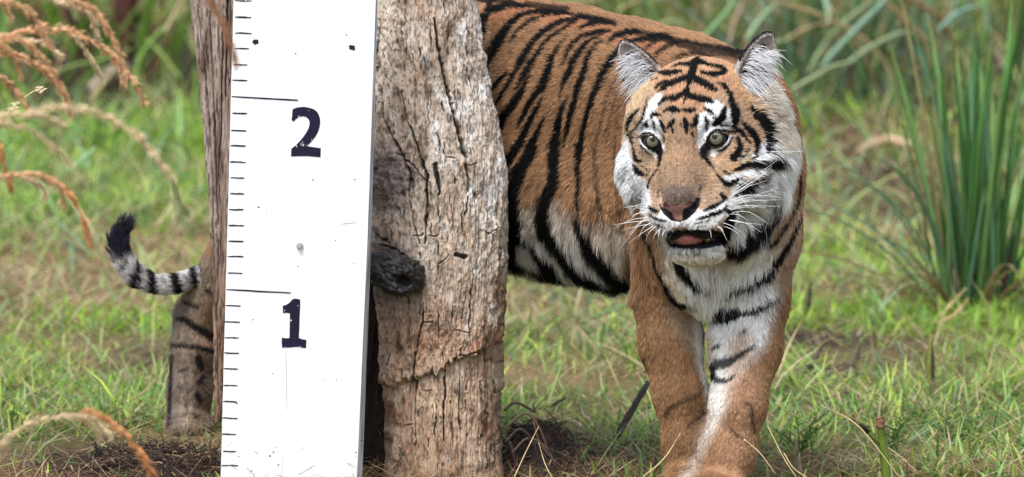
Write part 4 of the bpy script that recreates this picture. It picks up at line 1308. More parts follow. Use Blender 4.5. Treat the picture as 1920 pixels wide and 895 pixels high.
def trunk_cols(PX, PV, TH_, g1, g2, chip, flake, low):
    u, v = PX, PV
    # ledge: wood above the break stands proud, below it is recessed
    ed = np.interp(u, [700, 735, 770, 826, 841, 864, 886, 911, 945], [730, 712, 700, 686, 670, 659, 655, 644, 630])
    ed = ed + vnoise(u / 7, 0.3, 0, 5) * 8 + vnoise(u / 2.5, 0.3, 0, 6) * 3
    below = sstep(-2, 4, v - ed) * sstep(330, 40, v - ed)
    led = -15 * below * (np.cos(TH_) > -.2)
    # rounded swelling round the knot and the burl above it
    k1 = np.exp(-(((u - 735) / 60) ** 2 + ((v - 505) / 75) ** 2)); k2 = np.exp(-(((u - 728) / 46) ** 2 + ((v - 330) / 55) ** 2))
    sw = fbm(u / 9, v / 9, 4, 3, 13) * 9 + 2.0 * np.sin((u + v * .4) / 5 + 5 * vnoise(u / 18, v / 18, 0, 12))
    led = led + 14 * k1 + 15 * k2 + sw * k2 * 1.2 + 2.2 * np.sin(np.hypot(u - 735, (v - 505)) / 4 + 2 * vnoise(u / 20, v / 20, 0, 31)) * k1
    m = fbm(u / 36, v / 70, 0.2, 4, 71)
    m2 = fbm(u / 10, v / 24, 1.2, 4, 75)
    t = np.clip(.5 + .9 * m + .35 * m2, 0, 1)[..., None]
    C = srgb((222, 208, 194)) * t + srgb((148, 124, 104)) * (1 - t)
    # warm patches where the surface has flaked, pale grey elsewhere
    w = (sstep(.05, .45, fbm(u / 40, v / 60, 3, 4, 81)) * .4)[..., None]
    C = C * (1 - w) + srgb((188, 160, 136)) * w
    w = (sstep(.1, .5, fbm(u / 22, v / 50, 6, 4, 85)) * .6 * sstep(.2, .6, np.sin(TH_) * .8 + .5))[..., None]
    C = C * (1 - w) + srgb((228, 225, 222)) * w
    # chip edges light, undersides dark
    spk = sstep(.12, .42, fbm(u / 3.0, v / 7, 7, 3, 97)) * .55
    C = C * (0.82 + .26 * g2 + .22 * chip)[..., None] * (1 - spk)[..., None]
    # darker brown lower trunk
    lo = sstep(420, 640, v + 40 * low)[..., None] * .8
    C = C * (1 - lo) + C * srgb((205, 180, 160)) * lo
    w = (below * sstep(.0, .4, fbm(u / 18, v / 30, 2, 3, 90)) * .6)[..., None]
    C = C * (1 - w) + srgb((200, 176, 150)) * w
    pk = (sstep(.25, .6, fbm(u / 12, v / 22, 9, 4, 95)) * .35 * sstep(500, 620, v))[..., None]
    C = C * (1 - pk) + srgb((196, 132, 100)) * pk
    w = np.clip(k2 * 1.3, 0, .85)[..., None]
    C = C * (1 - w) + srgb((112, 102, 98)) * np.clip(1 + .9 * fbm(u / 5, v / 7, 8, 3, 14), .2, 2)[..., None] * w
    w = np.clip(k1 * 1.15, 0, .85)[..., None]
    C = C * (1 - w) + srgb((84, 68, 58)) * np.clip(1 + .9 * fbm(u / 5, v / 7, 8, 3, 15), .2, 2)[..., None] * w
    # browner towards the foot
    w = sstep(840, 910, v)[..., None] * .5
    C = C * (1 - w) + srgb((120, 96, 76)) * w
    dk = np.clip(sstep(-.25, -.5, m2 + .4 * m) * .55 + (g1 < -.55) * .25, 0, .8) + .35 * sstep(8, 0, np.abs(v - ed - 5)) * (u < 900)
    return led, np.clip(C, .01, .9), np.clip(dk, 0, .85)


TRUNK_Y = 9.88
_g = np.random.default_rng(19)
for k in range(120):
    x_, y_ = _g.uniform(700, 945), _g.uniform(-20, 880)
    L_ = _g.uniform(8, 46); sl = .10 * (1 if y_ < 450 else -.02) + _g.normal() * .05
    w_ = _g.uniform(.5, 2.2)
    cracks.append(([(x_, y_, .3), (x_ + sl * L_ * .4 + _g.normal(), y_ + L_ * .4, w_), (x_ + sl * L_, y_ + L_, .3)], _g.uniform(2, 6)))
for k in range(12):
    x_, y_ = _g.uniform(705, 935), _g.uniform(0, 860)
    cracks.append(([(x_, y_, .4), (x_ + _g.uniform(5, 16), y_ + _g.normal() * 3, _g.uniform(.8, 2.4)), (x_ + _g.uniform(16, 26), y_ + _g.normal() * 5, .3)], _g.uniform(2, 5)))
PO = at(830, 895, TRUNK_Y)
PO[2] = float(ground_z(PO[0], TRUNK_Y))
post = thing('tree_trunk', 'thick weathered grey and brown tree trunk with deep cracks and a dark knot', 'tree trunk', PO)
wood_mat = attr_mat('weathered_wood', .82, .2, noise=.22, scale=420, bump=.0009, stretch=(1, 1, .22))
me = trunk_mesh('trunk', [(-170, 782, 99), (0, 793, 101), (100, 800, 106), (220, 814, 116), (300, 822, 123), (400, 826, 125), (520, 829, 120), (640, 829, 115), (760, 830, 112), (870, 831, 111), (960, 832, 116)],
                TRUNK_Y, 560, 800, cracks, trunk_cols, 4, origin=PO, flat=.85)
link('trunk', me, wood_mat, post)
# dark gnarled knot of a lost branch
V, F = uvsphere(1.0, 96, 72)
rad = np.hypot(V[:, 0], V[:, 1])
an = np.arctan2(V[:, 1], V[:, 0])
ri = np.sin(np.hypot(V[:, 0] + .15, (V[:, 2] - .1) * 1.2) * 22 + 7.0 * fbm(V[:, 0] * 2.4, V[:, 1] * 2.4, V[:, 2] * 2.4, 3, 3)) * .7 + fbm(V[:, 0] * 12, V[:, 1] * 12, V[:, 2] * 12, 3, 33)
dv = 1 + .07 * ri + .30 * fbm(V[:, 0] * 2.2, V[:, 1] * 2.2, V[:, 2] * 2.2, 3, 8)
s = 9.78 / FPX
hol = np.exp(-(((V[:, 0] - .35) / .3) ** 2 + ((V[:, 2] + .25) / .22) ** 2)) * (V[:, 1] < 0)
Vk = V * dv[:, None] * np.array([50, 44, 42]) * s
Vk[:, 1] += hol * 26 * s
Vk[:, 2] += Vk[:, 0] * -.25
kc = at(742, 512, 9.79)
Ck = srgb((36, 32, 32)) * (1 + .35 * ri[:, None]) * (1 - .6 * hol[:, None])
Ck = Ck * (1 + .5 * vnoise(V[:, 0] * 9, V[:, 1] * 9, V[:, 2] * 9, 5)[:, None])
link('knot', mesh_np('knot', Vk + kc - PO, F, np.clip(Ck, .004, 1)), attr_mat('knot_wood', .55, .45, noise=.3, scale=300, bump=.001), post)
# dark rough strip put in the gap between board and trunk
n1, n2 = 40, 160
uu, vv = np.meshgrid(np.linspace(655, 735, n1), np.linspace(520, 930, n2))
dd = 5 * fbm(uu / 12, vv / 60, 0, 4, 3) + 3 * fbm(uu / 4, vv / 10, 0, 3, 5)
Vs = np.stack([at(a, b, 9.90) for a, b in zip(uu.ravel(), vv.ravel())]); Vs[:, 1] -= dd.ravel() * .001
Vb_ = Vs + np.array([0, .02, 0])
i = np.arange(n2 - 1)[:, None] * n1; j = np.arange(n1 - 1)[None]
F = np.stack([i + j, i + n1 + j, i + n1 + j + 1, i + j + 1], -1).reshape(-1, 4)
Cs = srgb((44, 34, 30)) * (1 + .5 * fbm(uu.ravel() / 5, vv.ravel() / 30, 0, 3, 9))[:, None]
link('dark_gap_strip', mesh_np('dark_gap_strip', np.vstack([Vs, Vb_]) - PO, np.vstack([F, F[:, ::-1] + len(Vs)]), np.clip(np.vstack([Cs, Cs]), .004, 1)), wood_mat, post)

# ---- thin stake behind the board
stk_cr = [([(395, 20, 3), (402, 200, 4), (410, 420, 4)], 5), ([(372, 10, 3), (388, 160, 4), (398, 330, 4), (404, 520, 3)], 5), ([(420, 60, 3), (416, 240, 4), (408, 360, 3)], 5), ([(410, 450, 3), (408, 640, 3), (410, 760, 3)], 4),
          ([(384, 90, 3), (396, 260, 3)], 4), ([(430, 0, 4), (424, 180, 4)], 5)]


stk_cr = [([(a, b, c * .45) for a, b, c in p], d * .7) for p, d in stk_cr]


def stake_cols(PX, PV, TH_, g1, g2, chip, flake, low):
    m = fbm(PX / 8, PV / 60, 0.2, 4, 171)
    t = np.clip(.5 + 1.0 * m, 0, 1)[..., None]
    C = srgb((178, 160, 148)) * t + srgb((110, 86, 74)) * (1 - t)
    w = sstep(380, 600, PV)[..., None] * .75
    C = C * (1 - w) + srgb((144, 112, 90)) * (.8 + .5 * m[..., None]) * w
    C = C * (.85 + .2 * g2)[..., None]
    return 0 * PX, np.clip(C, .01, .9), np.clip(sstep(-.1, -.45, fbm(PX / 2.4, PV / 22, 4, 4, 177)) * .7, 0, .7)


for k in range(60):
    x_, y_ = _g.uniform(356, 436), _g.uniform(-20, 760)
    L_ = _g.uniform(10, 60)
    stk_cr.append(([(x_, y_, .3), (x_ + 1, y_ + L_ / 2, _g.uniform(.6, 1.8)), (x_ + _g.normal() + .04 * L_, y_ + L_, .3)], _g.uniform(1.5, 4)))
SO = at(408, 800, 9.86); SO[2] = float(ground_z(SO[0], 9.86))
me = trunk_mesh('stake', [(-170, 408, 72), (0, 415, 60), (130, 418, 46), (260, 422, 37), (400, 424, 28), (560, 420, 20), (650, 417, 14), (740, 414, 10), (780, 410, 6), (792, 408, 3)], 9.86, 160, 420, stk_cr, stake_cols, 14, origin=SO, flat=.7, bark=.42)
stake = link('wooden_stake', me, wood_mat, None, 'thin split grey wooden stake tapering to a point behind the left edge of the board', 'stake', loc=SO)

# ---- white measuring board
YB, YT = 9.74, 9.66
def bplane(py): return YT + (YB - YT) * (py + 60) / 1000.0
edges = {-140: (443, 712, 713.5), -60: (440.5, 708, 710.5), 0: (438, 704.5, 708), 450: (426, 689, 696.5), 895: (413.5, 669, 679), 950: (412, 667, 677.5)}
ks = sorted(edges)
pys = np.linspace(-140, 950, 60)
eL, eR, eS = [np.interp(pys, ks, [edges[k][i] for k in ks]) for i in range(3)]
BO = at(550, 912, YB); BO[2] = float(ground_z(BO[0], YB))
rows = []
for p, l, r, s_ in zip(pys, eL, eR, eS):
    y = bplane(p)
    wob = .4 * vnoise(p / 60, .3, 0, 5)
    rows.append([at(l + wob, p, y), at(r + wob * .5, p, y), at(s_ + wob * .5, p, y + .022), at(l + 4, p, y + .024)])
rows = np.array(rows)
n = len(rows)
FF = []
for i in range(n - 1):
    for j in range(4):
        j2 = (j + 1) % 4
        FF.append((i * 4 + j, (i + 1) * 4 + j, (i + 1) * 4 + j2, i * 4 + j2))
FF += [(0, 1, 2, 3), ((n - 1) * 4 + 3, (n - 1) * 4 + 2, (n - 1) * 4 + 1, (n - 1) * 4)]
bme = mesh_np('panel', rows.reshape(-1, 3) - BO, np.array(FF), None, smooth=False)
board = thing('measuring_board', 'white painted measuring board with black ruler ticks and numbers 2 and 1', 'height chart', BO)
pm, pnt, pb = nodemat('white_paint')
tc_ = pnt.nodes.new('ShaderNodeTexCoord')
nz = pnt.nodes.new('ShaderNodeTexNoise'); nz.inputs['Scale'].default_value = 7; nz.inputs['Detail'].default_value = 8
mp_ = pnt.nodes.new('ShaderNodeMapping'); mp_.inputs['Scale'].default_value = (3, 3, .6)
cr_ = pnt.nodes.new('ShaderNodeValToRGB')
cr_.color_ramp.elements[0].position = .30; cr_.color_ramp.elements[0].color = (.78, .79, .81, 1)
cr_.color_ramp.elements[1].position = .44; cr_.color_ramp.elements[1].color = (.88, .885, .90, 1)
pnt.links.new(tc_.outputs['Object'], mp_.inputs[0]); pnt.links.new(mp_.outputs[0], nz.inputs['Vector'])
pnt.links.new(nz.outputs[0], cr_.inputs[0]); pnt.links.new(cr_.outputs[0], pb.inputs['Base Color'])
pb.inputs['Roughness'].default_value = .45
nz2 = pnt.nodes.new('ShaderNodeTexNoise'); nz2.inputs['Scale'].default_value = 90; nz2.inputs['Detail'].default_value = 6
pnt.links.new(mp_.outputs[0], nz2.inputs['Vector'])
bp_ = pnt.nodes.new('ShaderNodeBump'); bp_.inputs['Distance'].default_value = .0006; bp_.inputs['Strength'].default_value = .6
pnt.links.new(nz2.outputs[0], bp_.inputs['Height']); pnt.links.new(bp_.outputs[0], pb.inputs['Normal'])
# the side and back faces are a streaked grey
sm_, snt, sb_ = nodemat('grey_board_edge')
n3 = snt.nodes.new('ShaderNodeTexNoise'); n3.inputs['Scale'].default_value = 40; n3.inputs['Detail'].default_value = 6
t3 = snt.nodes.new('ShaderNodeTexCoord'); m3 = snt.nodes.new('ShaderNodeMapping'); m3.inputs['Scale'].default_value = (3, 3, .25)
c3 = snt.nodes.new('ShaderNodeValToRGB'); c3.color_ramp.elements[0].position = .35; c3.color_ramp.elements[0].color = (.30, .31, .34, 1)
c3.color_ramp.elements[1].position = .62; c3.color_ramp.elements[1].color = (.66, .68, .72, 1)
snt.links.new(t3.outputs['Object'], m3.inputs[0]); snt.links.new(m3.outputs[0], n3.inputs['Vector']); snt.links.new(n3.outputs[0], c3.inputs[0]); snt.links.new(c3.outputs[0], sb_.inputs['Base Color'])
sb_.inputs['Roughness'].default_value = .7
bme.materials.append(pm); bme.materials.append(sm_)
mi = np.zeros(len(bme.polygons), np.int32); mi[:4 * (n - 1)] = np.tile([0, 1, 1, 1], n - 1)
bme.polygons.foreach_set('material_index', mi)
link('panel', bme, None, board)
ink = plain_mat('black_marker_ink', srgb((26, 23, 50)), .5, .3, .5, 60)
_nt = ink.node_tree; _pb = _nt.nodes['Principled BSDF']; _src = _pb.inputs['Base Color'].links[0].from_socket
_n = _nt.nodes.new('ShaderNodeTexNoise'); _n.inputs['Scale'].default_value = 190; _n.inputs['Detail'].default_value = 3
_t = _nt.nodes.new('ShaderNodeTexCoord'); _m = _nt.nodes.new('ShaderNodeMapping'); _m.inputs['Scale'].default_value = (1, 1, .5)
_r = _nt.nodes.new('ShaderNodeMapRange'); _r.inputs[1].default_value = .69; _r.inputs[2].default_value = .74
_x = _nt.nodes.new('ShaderNodeMix'); _x.data_type = 'RGBA'; _x.inputs[7].default_value = (.75, .76, .8, 1)
_nt.links.new(_t.outputs['Object'], _m.inputs[0]); _nt.links.new(_m.outputs[0], _n.inputs['Vector']); _nt.links.new(_n.outputs[0], _r.inputs[0]); _nt.links.new(_r.outputs[0], _x.inputs[0])
_nt.links.new(_src, _x.inputs[6]); _nt.links.new(_x.outputs[2], _pb.inputs['Base Color'])
scuff = plain_mat('grey_scuff', srgb((170, 174, 180)), .8, .1, .2, 300)
ink2 = plain_mat('faded_mark', srgb((40, 38, 44)), .8, .1, .4, 300)


def on_board(px, py, off=.0006):
    return at(px, py, bplane(py) - off)


def flat_poly(name, pts, mat, parent, off=.0006, thick=.0008):
    P = np.array([on_board(a, b, off) for a, b in pts]); Q = P + np.array([0, thick, 0])
    o = P.mean(0)
    from mathutils.geometry import tessellate_polygon
    tr = tessellate_polygon([[Vector((a, b, 0)) for a, b in pts]])
    k = len(P)
    F3 = np.array([t for t in tr]); F3 = np.vstack([F3, F3[:, ::-1] + k])
    ii = np.arange(k); jj = (ii + 1) % k
    F4 = np.stack([ii, jj, jj + k, ii + k], -1)
    m_ = mesh_np(name, np.vstack([P, Q]) - BO, [F4, F3], None, smooth=False)
    return link(name, m_, mat, parent)


tk1 = [(200, 262, 3), (200, 260, 64), (200, 262, 124), (196, 253, 181), (195, 246, 241), (190, 246, 300), (190, 245, 423), (185, 242, 487), (183, 240, 544), (180, 240, 605), (183, 235, 664), (182, 234, 723), (178, 232, 782), (175, 234, 841)]
tk2 = [(175, 232, 15), (172, 232, 72), (173, 228, 134), (165, 221, 255), (162, 219, 316), (162, 215, 375), (160, 215, 432), (158, 210, 491), (157, 210, 553), (155, 208, 613), (153, 210, 675), (150, 204, 735), (155, 204, 799), (150, 212, 851)]


def tick(x0, y0, x1, y1, w):
    k = 7
    xs = np.linspace(x0, x1, k); ys = np.linspace(y0, y1, k) + .5 * vnoise(xs / 9, y0, 0, 2)
    ww = w * (1 + .3 * vnoise(xs / 5, y0, 1, 4)); ww[0] *= .6; ww[-1] *= .7
    pts = [(a, b - c) for a, b, c in zip(xs, ys, ww / 2)] + [(a, b + c) for a, b, c in list(zip(xs, ys, ww / 2))[::-1]]
    flat_poly('tick_mark', pts, ink, board)


for a, b, y in tk1: tick(340 + a / 1.989, y / 1.989 - .2, 340 + b / 1.989, y / 1.989 + .6, 2.6)
for a, b, y in tk2: tick(340 + a / 1.989, 445 + y / 1.989 - .4, 340 + b / 1.989, 445 + y / 1.989 + .5, 2.4)
for a in (-28, -58, -88, -118): tick(442, a, 473, a + 1, 2.6)
tick(340 + 188 / 1.989, 360 / 1.989, 340 + 435 / 1.989, 375 / 1.989, 3.4)
tick(340 + 168 / 1.989, 445 + 195 / 1.989, 340 + 408 / 1.989, 445 + 208 / 1.989, 2.5)
two = [(415, 408), (427, 403), (442, 400), (458, 399), (475, 402), (492, 407), (504, 415), (512, 427), (517, 442), (518, 460), (515, 477), (509, 494), (500, 510), (489, 524), (478, 536), (468, 545), (490, 549), (520, 553), (519, 587), (470, 583), (440, 583), (409, 584), (410, 556), (425, 543), (441, 528), (455, 511), (466, 495), (474, 480), (478, 466), (478, 453), (473, 443), (464, 436), (452, 434), (438, 437), (427, 445), (418, 454), (411, 448), (413, 430)]
one = [(415, 231), (428, 229), (443, 233), (443, 260), (441, 300), (440, 340), (438, 376), (452, 381), (466, 383), (465, 414), (448, 412), (432, 409), (405, 411), (376, 412), (374, 394), (375, 375), (390, 377), (403, 376), (404, 340), (405, 284), (392, 282), (379, 283), (378, 256), (390, 253), (400, 247), (408, 240)]
flat_poly('numeral_two', [(340 + a / 1.989, b / 1.989) for a, b in two], ink, board)
flat_poly('numeral_one', [(340 + a / 1.989, 445 + b / 1.989) for a, b in one], ink, board)
for cx_, cy_, sd in ((479, 79, 3), (659.5, 89.5, 8)):
    pts = []
    for k in range(16):
        a = k / 16 * 2 * math.pi
        rr = 4.6 + 2.4 * float(vnoise(math.cos(a) * 2.5 + sd, math.sin(a) * 2.5, sd, sd))
        pts.append((cx_ + rr * math.cos(a) * 1.15, cy_ + rr * math.sin(a)))
    flat_poly('nail_stain', pts, ink2, board)
# fine scuffs, specks and mud on the paint
g_ = np.random.default_rng(5)
for k in range(34):
    x_, y_ = g_.uniform(425, 680), g_.uniform(10, 880)
    if k > 20: y_ = g_.uniform(820, 890)
    r_ = g_.uniform(.5, 1.3); a_ = g_.uniform(0, 3)
    pts = [(x_ + r_ * (1 + .5 * g_.random()) * math.cos(j) * 1.2, y_ + r_ * math.sin(j)) for j in np.linspace(0, 6.283, 8)[:-1]]
    flat_poly('paint_speck', pts, ink2, board)
for (x0, y0, x1, y1, ww) in ((536, 658, 538, 770, .7), (640, 420, 668, 417, .6), (577, 650, 583, 657, .6), (477, 846, 484, 852, 1.2), (530, 850, 530, 892, .6), (560, 890, 590, 872, .7)):
    d_ = np.array([y1 - y0, x0 - x1], float); d_ /= np.linalg.norm(d_)
    flat_poly('scuff', [(x0 + d_[0] * ww * .5, y0 + d_[1] * ww * .5), (x1 + d_[0] * ww * .5, y1 + d_[1] * ww * .5), (x1 - d_[0] * ww * .5, y1 - d_[1] * ww * .5), (x0 - d_[0] * ww * .5, y0 - d_[1] * ww * .5)], scuff, board)
# bolt
bolt = link('bolt', None, None, board); bolt.location = on_board(562, 461, 0) - BO
import bmesh
bm = bmesh.new()
bmesh.ops.create_cone(bm, cap_ends=True, segments=20, radius1=.0056, radius2=.0052, depth=.003, matrix=Matrix.Rotation(math.pi / 2, 4, 'X') @ Matrix.Translation((0, 0, .001)))
bmesh.ops.create_cone(bm, cap_ends=True, segments=6, radius1=.0036, radius2=.0034, depth=.005, matrix=Matrix.Rotation(math.pi / 2, 4, 'X') @ Matrix.Translation((0, 0, .004)))
m_ = bpy.data.meshes.new('bolt'); bm.to_mesh(m_); bm.free()
loc_ = bolt.location.copy(); bpy.data.objects.remove(bolt)
steel = plain_mat('dull_steel', (.55, .56, .54), .4, .5, .2, 500); steel.node_tree.nodes['Principled BSDF'].inputs['Metallic'].default_value = .8
link('bolt', m_, steel, board, loc=loc_)
# ================================================================== GROUND AND GRASS
def groundpt(px, py):
    v = CAMROT @ np.array([(px - 960.0) / FPX, (447.5 - py) / FPX, -1.0])
    k = (CAMH) / -v[2]
    for _ in range(30):
        p = np.array([0, 0, CAMH]) + v * k
        k += 0.5 * (p[2] - ground_z(p[0], p[1])) / -v[2]
    return np.array([0, 0, CAMH]) + v * k


def warp_axis(lo, a, b, hi, n_in, n_out):
    mid = np.linspace(a, b, n_in)
    o1 = a - np.geomspace(.05, a - lo, n_out)[::-1]; o2 = b + np.geomspace(.05, hi - b, n_out)
    return np.concatenate([o1, mid, o2])


gx = warp_axis(-150, -2.6, 2.6, 150, 150, 24)
gy = warp_axis(-30, 8.3, 22, 320, 300, 24)
GX, GY = np.meshgrid(gx, gy)
GZ = ground_z(GX, GY)
V = np.stack([GX, GY, GZ], -1).reshape(-1, 3)
nx, ny = len(gx), len(gy)
i = np.arange(ny - 1)[:, None] * nx; j = np.arange(nx - 1)[None]
F = np.stack([i + j, i + j + 1, i + nx + j + 1, i + nx + j], -1).reshape(-1, 4)

# patches of dry straw / soil given where they lie on the ground: (px, py, radius m across, radius m deep, straw, soil)
PATCH = []
for px, py, rx, ry, st, so in [(60, 520, .3, .5, 1.1, .05), (200, 560, .25, .35, .8, .2), (100, 690, .2, .25, .5, .3), (240, 650, .12, .2, .4, .4), (1560, 700, .1, .2, .3, .8), (1700, 560, .2, .5, .7, .1), (1100, 700, .15, .25, .4, .1), (1400, 450, .3, 1.0, .4, .1), (120, 560, .32, .9, 1, .1), (330, 480, .2, .5, .6, 0), (60, 880, .1, .2, .5, .4), (300, 860, .22, .25, .1, 1.3), (1010, 850, .16, .3, .3, 1.2), (1050, 590, .3, .5, 1, .3), (1600, 330, .35, 1.2, .8, .5), (1500, 630, .12, .3, .2, .7), (1820, 690, .25, .4, .8, .5), (1600, 640, .25, .3, .3, .6),
                               (1500, 870, .3, .2, .8, .1), (620, 880, .4, .25, .6, .8), (200, 150, .9, 1.4, .3, 1.3), (1300, 100, 1.6, 1.2, .6, 1.0), (1700, 130, 1.0, 1.2, .5, 1.0), (760, 890, .15, .2, .8, 1.0), (1840, 300, .4, 1.0, .4, .6), (1140, 800, .12, .25, .7, .3), (350, 690, .2, .4, .3, .5)]:
    g_ = groundpt(px, py)
    PATCH.append((g_[0], g_[1], rx, ry, st, so))


def patches(x, y):
    st = np.zeros_like(x); so = np.zeros_like(x)
    for a, b, rx, ry, s1, s2 in PATCH:
        w = np.exp(-((x - a) / rx) ** 2 - ((y - b) / ry) ** 2)
        st += w * s1; so += w * s2
    return st, so


st_, so_ = patches(V[:, 0], V[:, 1])
nn = fbm(V[:, 0] * 2.2, V[:, 1] * 1.2, 0, 4, 51); n2_ = fbm(V[:, 0] * 9, V[:, 1] * 5, 0, 4, 52)
cg = srgb((72, 80, 42)); cs = srgb((132, 108, 76)); cd = srgb((54, 42, 34))
a1 = np.clip(.35 + .9 * nn + st_ * .7, 0, 1)[:, None]
C = cg * (1 - a1) + cs * a1
a2 = np.clip(so_ * .9 + .35 * sstep(.1, .6, n2_), 0, 1)[:, None]
C = C * (1 - a2) + cd * a2
gmat = attr_mat('ground_soil', .95, .1, noise=.45, scale=45, bump=.02)
link('ground', mesh_np('ground', V, F, C), gmat, None, None, None, None, 'structure')


def blades(root, head, h, w, lean, curl, colr, seed=0, twist=None, tipc=1.12, nseg=3):
    """flat bending blades -> verts, quads, tris, colours.  lean = tangent of the lean, curl = extra bend towards the tip"""
    n = len(root)
    ts = np.linspace(0, 1, nseg + 1)
    dirx, diry = np.cos(head), np.sin(head)
    face = head + np.pi / 2 + (rng.normal(size=n) * .6 if twist is None else twist)
    fx, fy = np.cos(face), np.sin(face)
    V = np.empty((n, nseg * 2 + 1, 3)); C = np.empty((n, nseg * 2 + 1, 3))
    for i, t in enumerate(ts):
        out = h * (lean * t + curl * t * t)
        up = h * (t - .45 * np.minimum(curl, 1.6) * t * t * np.clip(curl, 0, 1))
        P = np.stack([root[:, 0] + dirx * out, root[:, 1] + diry * out, root[:, 2] + up], -1)
        ww = w * (1 - t ** 1.6) * (.75 + .6 * t * (1 - t) * 2) * .5
        O = np.stack([fx * ww, fy * ww, 0 * ww], -1)
        c = colr * (.66 + (tipc - .66) * t)  # bases coloured darker: shade between the blades painted in
        if i < nseg:
            V[:, 2 * i] = P - O; V[:, 2 * i + 1] = P + O
            C[:, 2 * i] = c; C[:, 2 * i + 1] = c
        else:
            V[:, -1] = P; C[:, -1] = c
    m = nseg * 2 + 1
    b = (np.arange(n) * m)[:, None]
    Q = np.concatenate([b + np.array([[2 * i, 2 * i + 1, 2 * i + 3, 2 * i + 2]]) for i in range(nseg - 1)], 0)
    T = b + np.array([[2 * nseg - 2, 2 * nseg - 1, 2 * nseg]])
    return V.reshape(-1, 3), Q, T, np.clip(C.reshape(-1, 3), .004, .9)


GREENS = np.array([srgb(c) for c in [(144, 184, 62), (178, 210, 80), (114, 162, 66), (146, 188, 108), (196, 216, 102), (88, 130, 54)]])
STRAWS = np.array([srgb(c) for c in [(206, 184, 144), (186, 158, 114), (164, 132, 96), (214, 200, 166), (150, 116, 84)]])


def scatter(n, x0, x1, y0, y1, hmin, hmax, wmin, wmax, straw=.2, seed=0, thin=0.0):
    g_ = np.random.default_rng(seed)
    x = g_.uniform(0, 1, n); y = g_.uniform(y0, y1, n)
    wd = .13 * y / 10 * 10 * .62 + .35
    x = (x * 2 - 1) * (y * .082 + .95)
    st, so = patches(x, y)
    cl = fbm(x * 4.5, y * 3.0, 0, 3, 61)
    keep = g_.random(n) < np.clip(.75 + 1.1 * cl - so * .8 - st * .25, .04, 1)
    x, y, st, so, cl = x[keep], y[keep], st[keep], so[keep], cl[keep]
    n = len(x)
    h = g_.uniform(hmin, hmax, n) * np.clip(1 + .9 * cl, .35, 1.9) * (1 - .35 * np.clip(st + so, 0, 1))
    big = fbm(x * 1.3, y * .9, 5, 3, 63)
    isst = g_.random(n) < np.clip(straw + st * .5 + big * .4, .03, .92)
    gi = np.clip(((big + .5 + g_.normal(size=n) * .25) * 6).astype(int), 0, 5)
    c = np.where(isst[:, None], STRAWS[g_.integers(0, 5, n)], GREENS[gi])
    c = c * (1 + g_.normal(size=(n, 1)) * .14)
    fr = sstep(9.9, 9.7, y) * .6
    h = h * (1 - fr)
    root = np.stack([x, y, ground_z(x, y) - .004], -1)
    lean = np.abs(g_.normal(size=n)) * .7; curl = np.abs(g_.normal(size=n)) * .7
    lean[isst] += .5; curl[isst] += .4
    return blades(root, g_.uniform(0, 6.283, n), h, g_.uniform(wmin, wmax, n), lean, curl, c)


gr_mat = attr_mat('grass_blade', .5, .4, trans=.42)
B = Batch()
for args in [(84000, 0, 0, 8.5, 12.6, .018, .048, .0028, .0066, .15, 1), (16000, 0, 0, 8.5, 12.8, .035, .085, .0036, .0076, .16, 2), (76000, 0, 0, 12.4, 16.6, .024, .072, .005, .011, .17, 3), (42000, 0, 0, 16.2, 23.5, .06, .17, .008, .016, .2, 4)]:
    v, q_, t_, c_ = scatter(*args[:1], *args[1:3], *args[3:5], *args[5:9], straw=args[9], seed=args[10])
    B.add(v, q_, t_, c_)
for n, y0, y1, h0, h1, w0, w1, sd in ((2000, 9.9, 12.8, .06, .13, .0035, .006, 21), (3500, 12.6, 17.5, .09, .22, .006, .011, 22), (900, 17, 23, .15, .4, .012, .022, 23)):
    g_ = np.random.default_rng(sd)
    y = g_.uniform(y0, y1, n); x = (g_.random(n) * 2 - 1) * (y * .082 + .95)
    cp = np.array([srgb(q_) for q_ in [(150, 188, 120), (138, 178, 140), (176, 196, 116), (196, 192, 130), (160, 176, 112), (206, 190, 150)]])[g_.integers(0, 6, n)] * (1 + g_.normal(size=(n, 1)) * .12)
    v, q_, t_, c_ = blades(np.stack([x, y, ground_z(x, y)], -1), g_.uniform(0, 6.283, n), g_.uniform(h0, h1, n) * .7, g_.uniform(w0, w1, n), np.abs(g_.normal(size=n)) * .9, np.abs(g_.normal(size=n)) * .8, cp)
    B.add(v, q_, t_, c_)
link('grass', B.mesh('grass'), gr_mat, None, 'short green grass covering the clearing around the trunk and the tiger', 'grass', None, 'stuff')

# fallen dry stems lying on the turf
B = Batch()
for n, y0, y1, lm, wd in ((28000, 8.5, 12.6, .12, .0023), (17000, 12.6, 17.5, .17, .0045)):
    g_ = np.random.default_rng(n)
    y = g_.uniform(y0, y1, n); x = (g_.random(n) * 2 - 1) * (y * .082 + .95)
    st, so = patches(x, y)
    cl = fbm(x * 3.2, y * 2.2, 3, 3, 64)
    k = g_.random(n) < np.clip(.35 + 1.1 * cl + st * .8 + so * .1, .03, 1)
    x, y = x[k], y[k]; m = len(x)
    root = np.stack([x, y, ground_z(x, y) + g_.uniform(.002, .03, m)], -1)
    L_ = g_.uniform(.3, 1.2, m) * lm
    c = STRAWS[g_.integers(0, 5, m)] * (1 + g_.normal(size=(m, 1)) * .15)
    h = L_ * g_.uniform(.02, .22, m)
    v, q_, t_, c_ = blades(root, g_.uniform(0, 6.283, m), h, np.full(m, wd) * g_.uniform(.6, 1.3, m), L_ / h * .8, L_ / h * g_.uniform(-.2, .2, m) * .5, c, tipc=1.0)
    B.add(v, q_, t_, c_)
link('straw', B.mesh('straw'), gr_mat, None, 'dry yellow straw lying over the turf in loose mats', 'straw', None, 'stuff')
